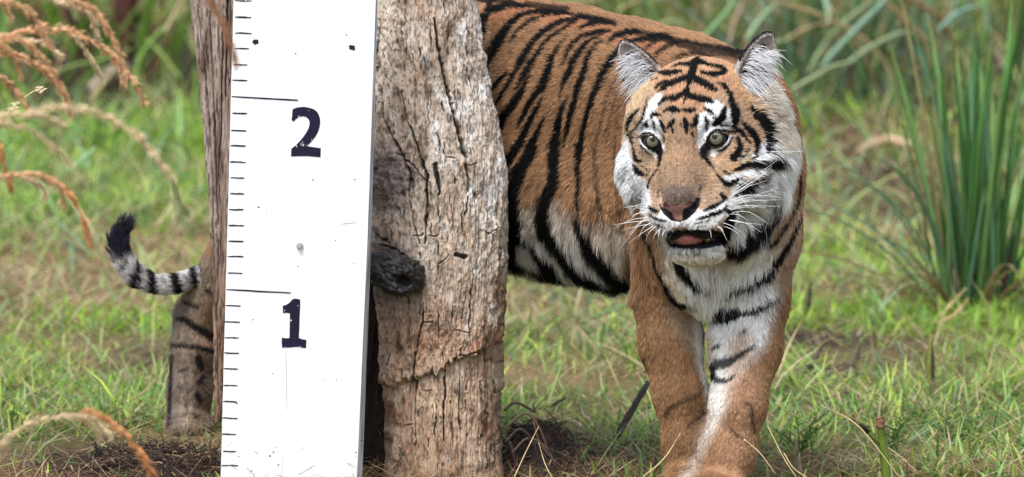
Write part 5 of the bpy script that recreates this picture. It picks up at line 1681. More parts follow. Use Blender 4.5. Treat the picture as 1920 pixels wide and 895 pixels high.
# ================================================================== PLANTS AND LITTER
leaf_mat = attr_mat('long_leaf', .5, .4, noise=.18, scale=60, trans=.45, stretch=(1, 1, .1))
dry_mat = attr_mat('dry_stem', .75, .2, noise=.2, scale=300, trans=.15)
dark_mat = attr_mat('dark_twig', .8, .25, noise=.35, scale=250, bump=.0006)


def leaf_mesh(name, L_, w, lean, curl, c0, c1, n=14, fold=.35, waist=.35, tipc=None):
    """one long arching grass leaf growing from the origin towards +X, with a folded midrib and real thickness"""
    t = np.linspace(0, 1, n)
    # integrate the heading: starts steep, bends over
    ang = np.pi / 2 - (lean + curl * t ** 1.5)
    ds = L_ / (n - 1)
    x = np.concatenate([[0], np.cumsum(np.cos(ang[:-1]) * ds)]); z = np.concatenate([[0], np.cumsum(np.sin(ang[:-1]) * ds)])
    ww = w * .5 * (waist + (1 - waist) * np.sin(np.clip(t / .35, 0, 1) * np.pi / 2)) * np.sqrt(np.clip(1 - t ** 3, 0, 1)) + .0003
    nx_, nz_ = -np.sin(ang), np.cos(ang)
    mid = np.stack([x, 0 * x, z], -1)
    up = np.stack([nx_, 0 * x, nz_], -1)
    l = mid + np.stack([0 * x, ww, 0 * x], -1) + up * (ww * fold)[:, None]
    r = mid - np.stack([0 * x, ww, 0 * x], -1) + up * (ww * fold)[:, None]
    low = mid - up * .0006
    V = np.stack([l, mid, r, low], 1).reshape(-1, 3)
    i = np.arange(n - 1)[:, None] * 4
    F = np.concatenate([i + np.array([[0, 4, 5, 1]]), i + np.array([[1, 5, 6, 2]]), i + np.array([[2, 6, 7, 3]]), i + np.array([[3, 7, 4, 0]])])
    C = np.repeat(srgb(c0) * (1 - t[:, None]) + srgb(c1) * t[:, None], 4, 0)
    if tipc is not None:
        k = np.repeat(sstep(.86, .98, t), 4)[:, None]
        C = C * (1 - k) + srgb(tipc) * k
    return mesh_np(name, V, F, C)


def clump(name, label, cat, X, Y, meshes, n, spread, seed, group=None, smin_=.7, smax=1.15, face=None, mat=None, part='blade', tilt=.0):
    g_ = random.Random(seed)
    z = float(ground_z(X, Y)) - .01
    t = thing(name, label, cat, (X, Y, z), group)
    for i in range(n):
        me = meshes[g_.randrange(len(meshes))]
        o = link(part, me, mat or leaf_mat, t)
        r = spread * math.sqrt(g_.random()); a = g_.uniform(0, 6.283)
        o.location = (r * math.cos(a), r * math.sin(a), 0)
        rz = a + g_.gauss(0, .5) if face is None else face(g_)
        s_ = g_.uniform(smin_, smax)
        o.scale = (s_, s_, s_)
        o.rotation_euler = (g_.gauss(0, tilt), g_.gauss(0, tilt), rz)
    return t


# ---- the big green tuft on the right
TY = groundpt(1800, 585)[1]
tx = at(1822, 585, TY)[0]
tl = []
for i in range(14):
    g_ = random.Random(100 + i)
    gcol = [(96, 150, 80), (122, 178, 94), (156, 198, 118), (128, 174, 134), (196, 178, 128)][i % 5]
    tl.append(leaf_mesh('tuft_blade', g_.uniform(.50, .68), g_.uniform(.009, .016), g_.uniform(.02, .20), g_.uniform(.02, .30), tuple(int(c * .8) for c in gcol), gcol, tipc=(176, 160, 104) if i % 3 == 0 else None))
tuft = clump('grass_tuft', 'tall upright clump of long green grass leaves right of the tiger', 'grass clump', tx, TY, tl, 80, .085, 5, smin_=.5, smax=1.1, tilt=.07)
wl_ = [leaf_mesh('drooping_blade', .62, .013, .35, 1.5, (84, 130, 92), (150, 186, 150)), leaf_mesh('drooping_blade', .5, .011, .7, 1.1, (90, 140, 104), (140, 180, 160)), leaf_mesh('drooping_blade', .42, .010, .9, .9, (170, 150, 110), (196, 176, 136))]
for i in range(14):
    g_ = random.Random(300 + i)
    o = link('drooping_blade', wl_[i % 3], leaf_mat, tuft)
    a = g_.uniform(0, 6.283); o.location = (.06 * math.cos(a), .06 * math.sin(a), 0); o.rotation_euler = (0, 0, a); o.scale = (g_.uniform(.7, 1.1),) * 3
for i in range(44):
    g_ = random.Random(360 + i)
    me = wl_[2]
    o = link('dry_blade', me, leaf_mat, tuft); a = g_.uniform(0, 6.283)
    o.location = (.07 * math.cos(a), .07 * math.sin(a), 0); o.rotation_euler = (0, 0, a); o.scale = (g_.uniform(.35, .95),) * 3

# ---- arching background clumps
kinds = {
    'olive': [((150, 162, 92), (190, 194, 126)), ((148, 154, 92), (190, 186, 128)), ((122, 142, 76), (166, 178, 104))],
    'teal': [((116, 150, 112), (170, 196, 160)), ((124, 156, 130), (180, 202, 174)), ((96, 130, 84), (140, 168, 120))],
    'straw': [((170, 148, 110), (204, 184, 146)), ((150, 120, 88), (192, 160, 122)), ((168, 146, 104), (196, 176, 134))],
    'green': [((100, 148, 56), (148, 188, 80)), ((112, 158, 64), (168, 200, 98)), ((72, 112, 52), (112, 150, 70))],
}
KM = {}
for kk, cols in kinds.items():
    KM[kk] = []
    for i in range(7):
        g_ = random.Random(hash(kk) % 7 + i * 13 if False else len(kk) * 17 + i)
        c = cols[i % 3]
        KM[kk].append(leaf_mesh('arching_leaf', g_.uniform(.55, .95), g_.uniform(.012, .030), g_.uniform(.05, .7), g_.uniform(.4, 2.0), c[0], c[1]))
BGC = [  # px, py of the base, kind, leaves, label
    (20, 190, 'green', 'low green bush of grass leaves in the upper left corner'), (95, 165, 'straw', 'dry tan grass clump behind the golden seed heads at the upper left'), (175, 150, 'green', 'green grass clump below the dark gap at the upper left'),
    (250, 170, 'green', 'bright green leafy clump between the brown leaves and the stake'), (310, 185, 'olive', 'olive grass clump just left of the wooden stake'), (340, 130, 'straw', 'dry clump touching the top of the wooden stake from behind'),
    (130, 60, 'olive', 'far olive clump above the golden seed heads'), (290, 60, 'green', 'far green clump at the top left beside the stake'), (40, 40, 'olive', 'farthest clump at the top left corner'),
    (1000, 60, 'olive', 'olive clump behind the back of the tiger, next to the trunk'), (1100, 90, 'straw', 'dry tan clump behind the back of the tiger'), (1180, 120, 'olive', 'olive clump rising behind the left ear of the tiger'), (1270, 130, 'green', 'green clump straight above the head of the tiger'),
    (1340, 140, 'straw', 'dry brown clump between the ears of the tiger'), (1440, 170, 'olive', 'olive clump behind the right ear of the tiger'), (1500, 200, 'teal', 'pale blue green clump right of the right ear of the tiger'), (1560, 190, 'teal', 'blue green clump with leaves leaning left, upper right'),
    (1610, 170, 'straw', 'dry tan arching clump in the middle of the upper right'), (1660, 210, 'teal', 'pale blue green clump with broad leaves left of the big tuft'), (1700, 150, 'straw', 'reddish dry clump above and left of the big tuft'), (1760, 190, 'olive', 'olive clump directly behind the big tuft'),
    (1830, 170, 'green', 'green clump behind the top of the big tuft'), (1900, 210, 'teal', 'blue green clump at the right edge of the picture'), (1880, 90, 'olive', 'far olive clump in the upper right corner'), (1640, 70, 'olive', 'far olive clump at the top, left of the big tuft'),
    (1520, 90, 'olive', 'far olive clump at the top right of the right ear'), (1400, 60, 'olive', 'far clump at the top between the two ears'), (1200, 40, 'straw', 'far dry clump at the top above the back of the tiger'), (1060, 20, 'green', 'far green clump at the top edge beside the trunk'), (1780, 60, 'straw', 'far dry clump at the top above the big tuft'),
    (220, 30, 'straw', 'far dry clump at the top left beside the dark gap'), (1300, 20, 'teal', 'farthest pale clump at the top above the tiger head'), (1940, 280, 'olive', 'olive clump cut by the right edge of the picture'),
]
for i, (px_, py_, kd, lb) in enumerate(BGC):
    g0 = groundpt(px_, py_)
    clump('arching_grass_clump', lb, 'grass clump', g0[0], g0[1], KM[kd], 20 if py_ > 80 else 16, .22, 900 + i, 'clumps of long grass at the back of the clearing', .55, 1.05)

# ---- single long reeds crossing in the blurred background
def ribbon(pts, Y, wpx, n=26):
    P = np.array([at(a, b, Y + .03 * i) for i, (a, b) in enumerate(pts)])
    Cc = catmull(P, n)
    T = np.gradient(Cc, axis=0); T /= np.linalg.norm(T, axis=1)[:, None]
    sd = np.cross(T, [.1, 1, .25]); sd /= np.linalg.norm(sd, axis=1)[:, None]
    t = np.linspace(0, 1, n)
    w = wpx * Y / FPX * .5 * np.sqrt(np.clip(np.minimum(t * 6 + .35, 1) * (1 - t ** 4), 0, 1)) + .0006
    nn_ = np.cross(sd, T)
    V = np.stack([Cc - sd * w[:, None], Cc + nn_ * (w * .35)[:, None], Cc + sd * w[:, None], Cc - nn_ * .001], 1).reshape(-1, 3)
    i = np.arange(n - 1)[:, None] * 4
    F = np.concatenate([i + np.array([[a, 4 + a, 4 + (a + 1) % 4, (a + 1) % 4]]) for a in range(4)])
    return V, F


def cR(p): return [(1480 + a / 1.989, b / 1.989) for a, b in p]
def cU(p): return [(1000 + a / 4, b / 4) for a, b in p]


REED = [
    ('reed_clump', 'blurred crossing tan and blue green reeds in the upper right, between ear and tuft', (1620, 260), [
        (cR([(-60, 5), (0, 20), (120, 60), (240, 120), (330, 200), (410, 330)]), 16.6, 13, (206, 184, 142)), (cR([(280, -40), (345, 0), (430, 70), (500, 150), (560, 290)]), 16.4, 16, (190, 168, 126)),
        (cR([(400, -40), (450, 0), (540, 50), (590, 110), (618, 200)]), 16.9, 14, (176, 132, 106)), (cR([(560, 110), (600, 70), (650, 38), (720, 20)]), 16.2, 13, (156, 190, 172)),
        (cR([(120, 250), (230, 130), (330, 30), (380, -30)]), 16.0, 20, (150, 182, 156)), (cR([(70, 270), (150, 140), (260, 40), (340, -10)]), 16.8, 14, (166, 186, 140)), (cR([(-30, 160), (60, 110), (140, 88), (210, 110), (262, 200)]), 16.9, 12, (196, 176, 132)),
        (cR([(200, 250), (300, 180), (400, 130), (470, 120)]), 16.3, 15, (170, 188, 150)), (cR([(0, 340), (90, 290), (160, 250), (240, 230)]), 15.8, 14, (180, 194, 148)), (cR([(100, 60), (110, 130), (120, 200)]), 17.2, 12, (150, 116, 90)),
        (cR([(210, 100), (260, 170), (300, 260), (320, 340)]), 16.4, 11, (188, 160, 120)), (cR([(-40, 240), (0, 330), (60, 420), (100, 500)]), 15.2, 14, (140, 186, 124))]),
    ('reed_clump', 'pale blurred reeds above the back of the tiger, from the trunk to the ears', (1200, 230), [
        (cU([(-60, 90), (80, 50), (300, 20), (520, -10)]), 17.0, 15, (206, 200, 148)), (cU([(820, -30), (870, 80), (910, 190)]), 16.4, 16, (160, 190, 150)), (cU([(900, 205), (1000, 168), (1100, 175), (1200, 225), (1290, 300)]), 16.2, 13, (190, 196, 140)),
        (cU([(1240, 320), (1350, 210), (1450, 90), (1520, -30)]), 16.2, 20, (146, 180, 124)), (cU([(1470, 330), (1500, 200), (1560, 60), (1580, -20)]), 16.8, 16, (170, 150, 122)), (cU([(600, 140), (680, 60), (800, 10), (900, -20)]), 17.1, 14, (176, 168, 116)),
        (cU([(1600, 300), (1700, 150), (1830, 20)]), 16.5, 18, (166, 192, 150)), (cU([(500, 40), (620, 100), (700, 190)]), 17, 12, (150, 176, 120)), (cU([(1000, -20), (1060, 80), (1080, 180)]), 17.2, 14, (196, 178, 132)), (cU([(1650, 420), (1790, 330), (1920, 300)]), 15.9, 15, (160, 190, 140))]),
    ('reed_clump', 'green and tan blurred reeds crossing below the dark gap at the upper left', (260, 260), [
        ([(60, 170), (120, 130), (200, 110), (250, 90)], 16.8, 12, (150, 168, 100)), ([(170, 190), (200, 150), (222, 120)], 16.3, 10, (196, 180, 130)), ([(250, 170), (262, 110), (300, 60), (340, 30)], 16.6, 14, (140, 176, 84)), ([(340, 150), (300, 100), (270, 70)], 16.9, 12, (160, 180, 96)),
        ([(80, 0), (100, 40), (130, 90)], 16.9, 12, (140, 176, 50)), ([(130, 320), (160, 295), (180, 275)], 14.0, 12, (170, 206, 160)), ([(300, 330), (325, 380), (345, 420)], 14, 7, (190, 210, 150)), ([(310, 60), (330, 20), (345, -10)], 16.5, 12, (196, 176, 140))]),
]
for nm_, lb, bp__, items in REED:
    th_ = thing(nm_, lb, 'reeds', groundpt(*bp__))
    for k_, (pts, Y, wpx, c_) in enumerate(items):
        V, F = ribbon(pts, Y, wpx * .6)
        link('reed_leaf', mesh_np('reed_leaf', V - np.array(th_.location), F, np.tile(srgb(c_), (len(V), 1))), leaf_mat, th_)

# ---- dead red brown leaves hanging at the upper left
dl = thing('dead_shrub', 'dead reddish brown shrub with limp leaves in the dark gap at the upper left', 'shrub', groundpt(225, 175))
dlm = [leaf_mesh('dead_leaf', .42, .045, .1 + .2 * i, .25 + .3 * i, (96, 58, 50), (128, 80, 66)) for i in range(3)]
for i in range(9):
    o = link('dead_leaf', dlm[i % 3], leaf_mat, dl); o.location = (random.gauss(0, .06), random.gauss(0, .06), random.uniform(0, .12)); o.rotation_euler = (0, 0, random.uniform(0, 6.28))

# ---- fallen branches on the turf at the back
def stick(name, label, cat, pts, rad, c, seg=8, seed=0, parent=None, rough=.25, group=None, mat=None):
    pts = np.array(pts, float)
    o0 = pts[0].copy()
    V, F, F3 = tube(pts - o0, rad, seg, rough=rough, seed=seed)
    C = np.array(srgb(c))[None] * (1 + .35 * vnoise(V[:, 0] * 180, V[:, 1] * 180, V[:, 2] * 60, seed)[:, None])
    me = mesh_np(name, V, [F, F3], np.clip(C, .004, .9))
    if parent is None:
        return link(name, me, mat or dark_mat, None, label, cat, group, None, tuple(o0))
    return link(name, me, mat or dark_mat, parent, None, None, None, None, tuple(o0 - np.array(parent.location)))


def GP(px_, py_, dz=0.0):
    p = groundpt(px_, py_); p[2] += dz
    return p


# dark stick leaning behind the left foreleg
Yk = groundpt(1158, 832)[1]
stick('dark_stick', 'straight dark stick stuck in the turf just left of the front leg of the tiger', 'stick', [at(1152, 842, Yk), at(1160, 815, Yk), at(1185, 768, Yk + .02), at(1216, 716, Yk + .04)], [.0060, .0062, .0056, .0044], (66, 60, 60), 10, 3)
Yk = groundpt(1020, 775)[1]
stick('short_dark_twig', 'short dark twig pointing up to the right beside the foot of the trunk', 'twig', [at(985, 778, Yk), at(1015, 768, Yk), at(1045, 755, Yk), at(1062, 744, Yk)], [.003, .0032, .003, .0018], (50, 42, 38), 7, 6)
Yk = groundpt(1510, 610)[1]
stick('dark_stalk', 'short broken dark stalk in the grass right of the tiger, level with its elbow', 'stalk', [at(1522, 640, Yk), at(1516, 590, Yk), at(1520, 530, Yk)], [.004, .0045, .003], (44, 38, 36), 7, 7)
Yk = groundpt(1745, 735)[1]
stick('olive_stalk', 'thin upright olive brown stalk in the turf below the big tuft', 'stalk', [at(1744, 745, Yk), at(1742, 690, Yk), at(1746, 628, Yk)], [.004, .0042, .003], (120, 124, 60), 8, 8)
stick('dark_thin_stalk', 'thin dark stalk standing close beside the olive stalk below the tuft', 'stalk', [at(1750, 742, Yk + .05), at(1749, 690, Yk + .05), at(1747, 636, Yk + .05)], [.003, .003, .002], (46, 38, 34), 7, 9)
Yk = groundpt(1868, 590)[1]
stick('leaning_dark_stem', 'dark leaning stem at the right edge beside the big tuft', 'stem', [at(1862, 600, Yk), at(1880, 545, Yk), at(1896, 480, Yk), at(1902, 440, Yk)], [.005, .005, .004, .003], (58, 40, 38), 8, 10)
Yk = groundpt(1770, 610)[1]
stick('straw_stalk', 'pale dry stalk slanting up to the right in front of the big tuft', 'stalk', [at(1740, 620, Yk), at(1775, 580, Yk), at(1812, 540, Yk)], [.003, .003, .0015], (204, 176, 136), 6, 11, mat=dry_mat)
stick('straw_stalk', 'pale dry stalk lying flatter beside the slanting one before the tuft', 'stalk', [at(1745, 612, Yk - .1), at(1790, 590, Yk - .1), at(1816, 560, Yk - .1)], [.003, .003, .0015], (190, 156, 120), 6, 12, mat=dry_mat)
for i, (pa, pb_, lb) in enumerate([((1498, 700), (1545, 640), 'grey brown branch lying in the turf right of the tiger elbow'), ((1590, 690), (1612, 640), 'dark rotten branch end in the turf in the middle right'), ((1405, 290 + 160), (1420, 440), None)]):
    if lb is None: continue
    p0, p1 = GP(*pa, .01), GP(*pa, .01)
    Yk = p0[1]
    stick('fallen_branch', lb, 'branch', [at(pa[0], pa[1], Yk), at((pa[0] + pb_[0]) / 2 + 4, (pa[1] + pb_[1]) / 2 + 8, Yk), at(pb_[0], pb_[1], Yk)], [.007, .006, .003], (84, 70, 64), 8, 20 + i)
stick('fallen_branch', 'pale fallen branch on the ground at the back, left of the stake', 'branch', [GP(175, 200, .05), GP(215, 180, .07), GP(255, 168, .08)], [.018, .02, .012], (150, 136, 120), 9, 31)
stick('fallen_branch', 'tan fallen branch lying across the turf right of the tiger', 'branch', [GP(1610, 300, .02), GP(1660, 292, .04), GP(1712, 296, .03)], [.012, .014, .01], (176, 150, 120), 9, 32)

# ---- thick cut green stem at the bottom right
Y0 = 9.66
cut = thing('cut_green_stem', 'thick green cut stem with a brown end at the bottom right of the clearing', 'plant stem', at(1663, 912, Y0))
stick('stem', None, None, [at(1664, 912, Y0), at(1660, 870, Y0), at(1655, 830, Y0), at(1651, 800, Y0)], [.0075, .0072, .0066, .0064], (112, 134, 52), 12, 41, cut, .06, mat=leaf_mat)
stick('cut_end', None, None, [at(1651, 802, Y0), at(1651, 790, Y0), at(1650, 783, Y0)], [.0068, .007, .0055], (118, 86, 62), 12, 42, cut, .3)
stick('side_shoot', None, None, [at(1656, 835, Y0), at(1640, 822, Y0), at(1626, 808, Y0)], [.0045, .0042, .0034], (104, 120, 52), 9, 43, cut, .1, mat=leaf_mat)
stick('side_shoot', None, None, [at(1628, 810, Y0), at(1618, 800, Y0 - .01), at(1612, 795, Y0 - .01)], [.004, .003, .002], (52, 42, 38), 8, 44, cut)
# feathery leaves beside it
for bi, (bx_, by_, lb) in enumerate([(1672, 860, 'feathery bright green weed behind the cut green stem'), (1790, 850, 'feathery green weed near the bottom right corner'), (1500, 860, 'small feathery weed in the turf right of the front paws')]):
    p0 = GP(bx_, by_)
    wd_ = thing('feathery_weed', lb, 'weed', p0, 'feathery weeds at the bottom right')
    fmesh = leaf_mesh('leaf', .03, .004, .3, .8, (84, 128, 64), (124, 168, 92), n=5)
    for s_i in range(7):
        g_ = random.Random(bi * 50 + s_i)
        a = g_.uniform(0, 6.28); hh = g_.uniform(.04, .085)
        pts = np.array([[0, 0, 0], [math.cos(a) * .015, math.sin(a) * .015, hh * .6], [math.cos(a) * .05, math.sin(a) * .05, hh]])
        V, F, F3 = tube(pts, [.0012, .001, .0005], 5, 6)
        st_o = link('stem', mesh_np('stem', V, [F, F3], np.tile(srgb((110, 150, 70)), (len(V), 1))), leaf_mat, wd_)
        for k in range(10):
            f_ = (k + 2) / 12
            p = catmull(pts, 13)[int(f_ * 12)]
            o = link('leaf', fmesh, leaf_mat, st_o); o.location = p; o.rotation_euler = (0, .7, a + (1.2 if k % 2 else -1.2)); o.scale = (.9 - .4 * f_,) * 3

# ---- diagonal broad blades
lone = [((1086, 612), (1120, 592), (1182, 574), (112, 150, 92), 'broad green blade slanting across the turf behind the tiger'), ]
Yk = groundpt(1080, 615)[1]
V = stick('broad_grass_blade', 'single long green blade slanting across the turf between trunk and tiger', 'grass blade', [at(1070, 622, Yk), at(1110, 596, Yk), at(1150, 582, Yk), at(1190, 566, Yk)], [.002, .0045, .005, .001], (126, 164, 104), 6, 51, mat=leaf_mat, rough=0)

# ---- golden seed heads at the left, in front
gold_mat = attr_mat('golden_seed_head', .7, .25, trans=.35)


def cG(p, ox=0, oy=0): return [(ox + a / 1.989, oy + b / 1.989) for a, b in p]


def plume(name, pts, Y, w_px, c, parent, seed, stem=.9, fuzz=1.0, via=None):
    """an arching stem whose upper part carries overlapping spikelets"""
    g_ = np.random.default_rng(seed)
    Y = Y - .5
    P = np.array([at(a, b, Y + .02 * i) for i, (a, b) in enumerate(pts)])
    n = 46
    Cc = catmull(P, n)
    B = Batch()
    V, F, F3 = tube(P, [.0011] * len(P), 6, n=n)
    B.add(V, F, F3, srgb(c) * .9)
    if pts[0][0] < 2 or via is not None:      # the stalk down to the root of the clump
        b0 = np.array(parent.location); p0 = P[0]
        mid = [at(*v_, Y) for v_ in via] if via is not None else [b0 + np.array([.01, 0, (p0[2] - b0[2]) * .45]), np.array([(b0[0] * .55 + p0[0] * .45), (b0[1] + p0[1]) / 2, b0[2] + (p0[2] - b0[2]) * .84])]
        V, F, F3 = tube([b0] + mid + [p0], [.0016, .0015, .0013] + [.0012] * (len(mid) - 1), 6, n=40)
        B.add(V, F, F3, srgb((176, 168, 110)))
    T = np.gradient(Cc, axis=0); T /= np.linalg.norm(T, axis=1)[:, None]
    L0 = np.linalg.norm(np.diff(Cc, axis=0), axis=1).sum()
    m = int(L0 / .0008 * fuzz)
    t = g_.random(m) * (n - 1.01); i = t.astype(int); u = (t - i)[:, None]
    p = Cc[i] * (1 - u) + Cc[i + 1] * u; d = T[i]
    rnd = g_.normal(size=(m, 3)); rnd -= d * (rnd * d).sum(1)[:, None]; rnd /= np.linalg.norm(rnd, axis=1)[:, None]
    wr_ = w_px * 2.3 * Y / FPX
    ln = g_.uniform(.006, .013, m)
    dirs = d * .92 + rnd * .2; dirs[:, 2] -= .15
    dirs /= np.linalg.norm(dirs, axis=1)[:, None]
    a = p + rnd * (wr_ * .12 * g_.random(m))[:, None]
    b = a + dirs * ln[:, None] + rnd * (wr_ * .3 * g_.random(m))[:, None]
    side = np.cross(dirs, rnd) * .0016
    mid = (a + b) / 2
    V = np.stack([a, mid - side, b, mid + side], 1).reshape(-1, 3)
    F = (np.arange(m) * 4)[:, None] + np.array([[0, 1, 2, 3]])
    cc_ = np.repeat(srgb(c) * (1 + g_.normal(size=(m, 1)) * .16), 4, 0)
    B.add(V, F, None, cc_)
    me = B.mesh(name, False)
    # local to parent
    co = np.empty(len(me.vertices) * 3, f32); me.vertices.foreach_get('co', co)
    co = co.reshape(-1, 3) - np.array(parent.location); me.vertices.foreach_set('co', co.ravel().astype(f32))
    return link(name, me, gold_mat, parent)


G1 = (226, 180, 138); G2 = (228, 204, 166); G3 = (224, 162, 110)
gc1 = thing('golden_grass_clump', 'arching golden seed heads hanging in from the upper left, in front of the stake', 'ornamental grass', (at(-150, 895, 8.6)[0], 8.6, float(ground_z(-.8, 8.6))))
for i, (pp, Y, w, c) in enumerate([
    ([(-60, 20), (0, 0), (80, 30), (150, 90), (180, 160)], 8.4, 14, G1), ([(-100, 220), (0, 160), (60, 125), (180, 108), (290, 125), (400, 190), (470, 270), (540, 375)], 8.5, 17, G1),
    ([(200, -60), (270, 0), (340, 30), (400, 110), (445, 200), (468, 320)], 8.3, 13, G1), ([(120, -60), (190, -5), (260, 15), (330, 50), (362, 120)], 8.5, 11, G2), ([(-80, 210), (0, 198), (80, 212), (160, 260), (220, 320), (262, 450)], 8.6, 14, G1),
    ([(-20, 130), (60, 140), (130, 190), (190, 260), (240, 350), (266, 430)], 8.2, 12, G1), ([(-80, 270), (0, 290), (50, 330), (110, 405)], 8.5, 12, G1), ([(-40, 150), (20, 180), (60, 230), (78, 285)], 8.6, 10, G1),
    ([(-90, 110), (0, 140), (90, 150), (170, 165), (230, 215)], 8.6, 9, G2), ([(250, 110), (300, 160), (340, 220), (380, 290)], 8.8, 8, G2), ([(-60, -40), (0, 5), (40, 60)], 8.4, 11, G1),
]): plume('seed_head', cG(pp), Y, w, c, gc1, 60 + i)
gc2 = thing('golden_grass_clump', 'paler blurred seed heads drooping over the middle left turf', 'ornamental grass', (at(-180, 895, 7.9)[0], 7.9, float(ground_z(-.8, 7.9))))
for i, (pp, Y, w, c) in enumerate([
    ([(60, 440), (200, 400), (350, 420), (480, 480), (570, 570), (640, 665)], 7.6, 15, G2), ([(-60, 480), (0, 462), (100, 480), (180, 530), (262, 610)], 7.7, 13, G2), ([(-40, 430), (60, 425), (150, 430), (230, 460)], 7.7, 9, G2),
    ([(-60, 640), (0, 655), (120, 650), (180, 668), (225, 700), (240, 765)], 8.2, 12, G1), ([(180, 655), (250, 710), (300, 790), (330, 895)], 8.3, 12, G3), ([(0, 520), (12, 600), (30, 660), (42, 710)], 8.3, 9, G3), ([(60, 655), (120, 670), (160, 700), (170, 740)], 8.4, 8, G2), ([(640, 660), (665, 740), (700, 800)], 7.7, 3, (150, 160, 110)),
]): plume('seed_head', cG(pp), Y, w, c, gc2, 80 + i)
gc3 = thing('golden_grass_clump', 'orange seed heads bending over the bottom left corner', 'ornamental grass', (at(-160, 895, 8.1)[0], 8.1, float(ground_z(-.8, 8.1))))
for i, (pp, Y, w, c) in enumerate([([(-60, 820), (0, 772), (100, 700), (250, 664), (340, 675), (410, 735)], 8.3, 13, G2), ([(300, 650), (380, 668), (450, 720), (515, 790), (555, 860), (590, 960)], 8.2, 15, G3), ([(230, 660), (300, 672), (345, 700), (370, 750)], 8.4, 8, G2)]):
    plume('seed_head', cG(pp, 0, 445), Y, w, c, gc3, 95 + i)
gc4 = thing('golden_grass_clump', 'single blurred brown seed head hanging in front of the top left corner of the board', 'ornamental grass', (at(-190, 895, 7.4)[0], 7.4, float(ground_z(-.7, 7.4))))
plume('seed_head', cG([(700, -100), (760, -30), (800, 25), (835, 95), (862, 170), (880, 240)]), 7.8, 12, (206, 152, 112), gc4, 99, via=[(-215, 350), (-120, -140), (150, -240)])
# pale oat-like stalk in focus
oat = thing('oat_stalk', 'thin pale oat stalk with two plump seed heads at the left edge', 'wild oat', at(-30, 260, 9.35))
stick('stalk', None, None, [at(-30, 260, 9.35), at(8, 218, 9.35), at(35, 192, 9.35), at(62, 172, 9.35), at(82, 164, 9.35)], [.0008] * 5, (214, 190, 150), 6, 61, oat, 0, mat=dry_mat)
for hx, hy, k_ in ((76, 168, 9), (30, 198, 8), (22, 206, 6)):
    B = Batch()
    for k in range(k_):
        p = at(hx + rng.normal() * 4, hy + rng.normal() * 2.5, 9.35)
        V, F = uvsphere(1.0, 8, 6)
        V = V * np.array([.0042, .0014, .0014]); a = .6 + rng.normal() * .3
        V = V @ np.array([[math.cos(a), 0, math.sin(a)], [0, 1, 0], [-math.sin(a), 0, math.cos(a)]])
        B.add(V + p - np.array(oat.location), F, None, srgb((226, 206, 166)) * rng.uniform(.8, 1.05))
    link('oat_head', B.mesh('oat_head'), dry_mat, oat)

# ---- heaps of dark soil and roots
def heap(name, label, px_, py_, rx, ry, hgt, seed, nroot, flip=1):
    c = groundpt(px_, py_)
    t = thing(name, label, 'soil heap', c)
    n = 90
    a = np.linspace(-1.15, 1.15, n)
    X, Y_ = np.meshgrid(a, a)
    r = np.hypot(X, Y_)
    wx, wy = X * rx, Y_ * ry
    env = sstep(1.1, .1, r + .25 * fbm(X * 2.5 + seed, Y_ * 2.5, 0, 3, seed))
    Z = env * hgt * (1 + .5 * fbm(wx * 22, wy * 22, seed, 4, seed)) + env * .012 * fbm(wx * 90, wy * 90, 2, 3, seed) - .01
    gz = ground_z(c[0] + wx, c[1] + wy) - c[2]
    V = np.stack([wx, wy, Z + gz], -1).reshape(-1, 3)
    i = np.arange(n - 1)[:, None] * n; j = np.arange(n - 1)[None]
    F = np.stack([i + j, i + j + 1, i + n + j + 1, i + n + j], -1).reshape(-1, 4)
    C = srgb((46, 38, 34)) * (1 + .6 * fbm(wx * 40, wy * 40, 1, 3, seed).reshape(-1, 1))
    link('soil', mesh_np('soil', V, F, np.clip(C, .004, 1)), gmat, t)
    g_ = np.random.default_rng(seed)
    B = Batch()
    for k in range(nroot):
        q_ = g_.normal(size=2) * .42; q_ = np.clip(q_, -1, 1)
        p = np.array([q_[0] * rx, q_[1] * ry, 0])
        p[2] = np.interp(np.hypot(*q_), [0, 1], [hgt, 0]) * 1.0 + g_.uniform(-.005, .012)
        L_ = g_.uniform(.012, .05); a0 = g_.uniform(0, 6.283); el_ = g_.normal() * .5 + .15
        pts = [p]
        for s_i in range(4):
            d = np.array([math.cos(a0) * math.cos(el_), math.sin(a0) * math.cos(el_), math.sin(el_)])
            pts.append(pts[-1] + d * L_ / 4); a0 += g_.normal() * .5; el_ -= abs(g_.normal()) * .28
        r_ = g_.uniform(.0004, .0013)
        V, F, F3 = tube(pts, [r_, r_, r_ * .8, r_ * .6, r_ * .3], 5, 7)
        cc_ = srgb([(48, 38, 34), (70, 54, 44), (96, 76, 60), (150, 122, 92)][int(g_.choice(4, p=[.45, .3, .15, .1]))])
        V = V + np.array([0, 0, 0]); V[:, 2] += float(ground_z(c[0] + p[0], c[1] + p[1]) - c[2])
        B.add(V, F, F3, cc_)
    link('roots', B.mesh('roots'), dark_mat, t, kind='stuff')
    return t


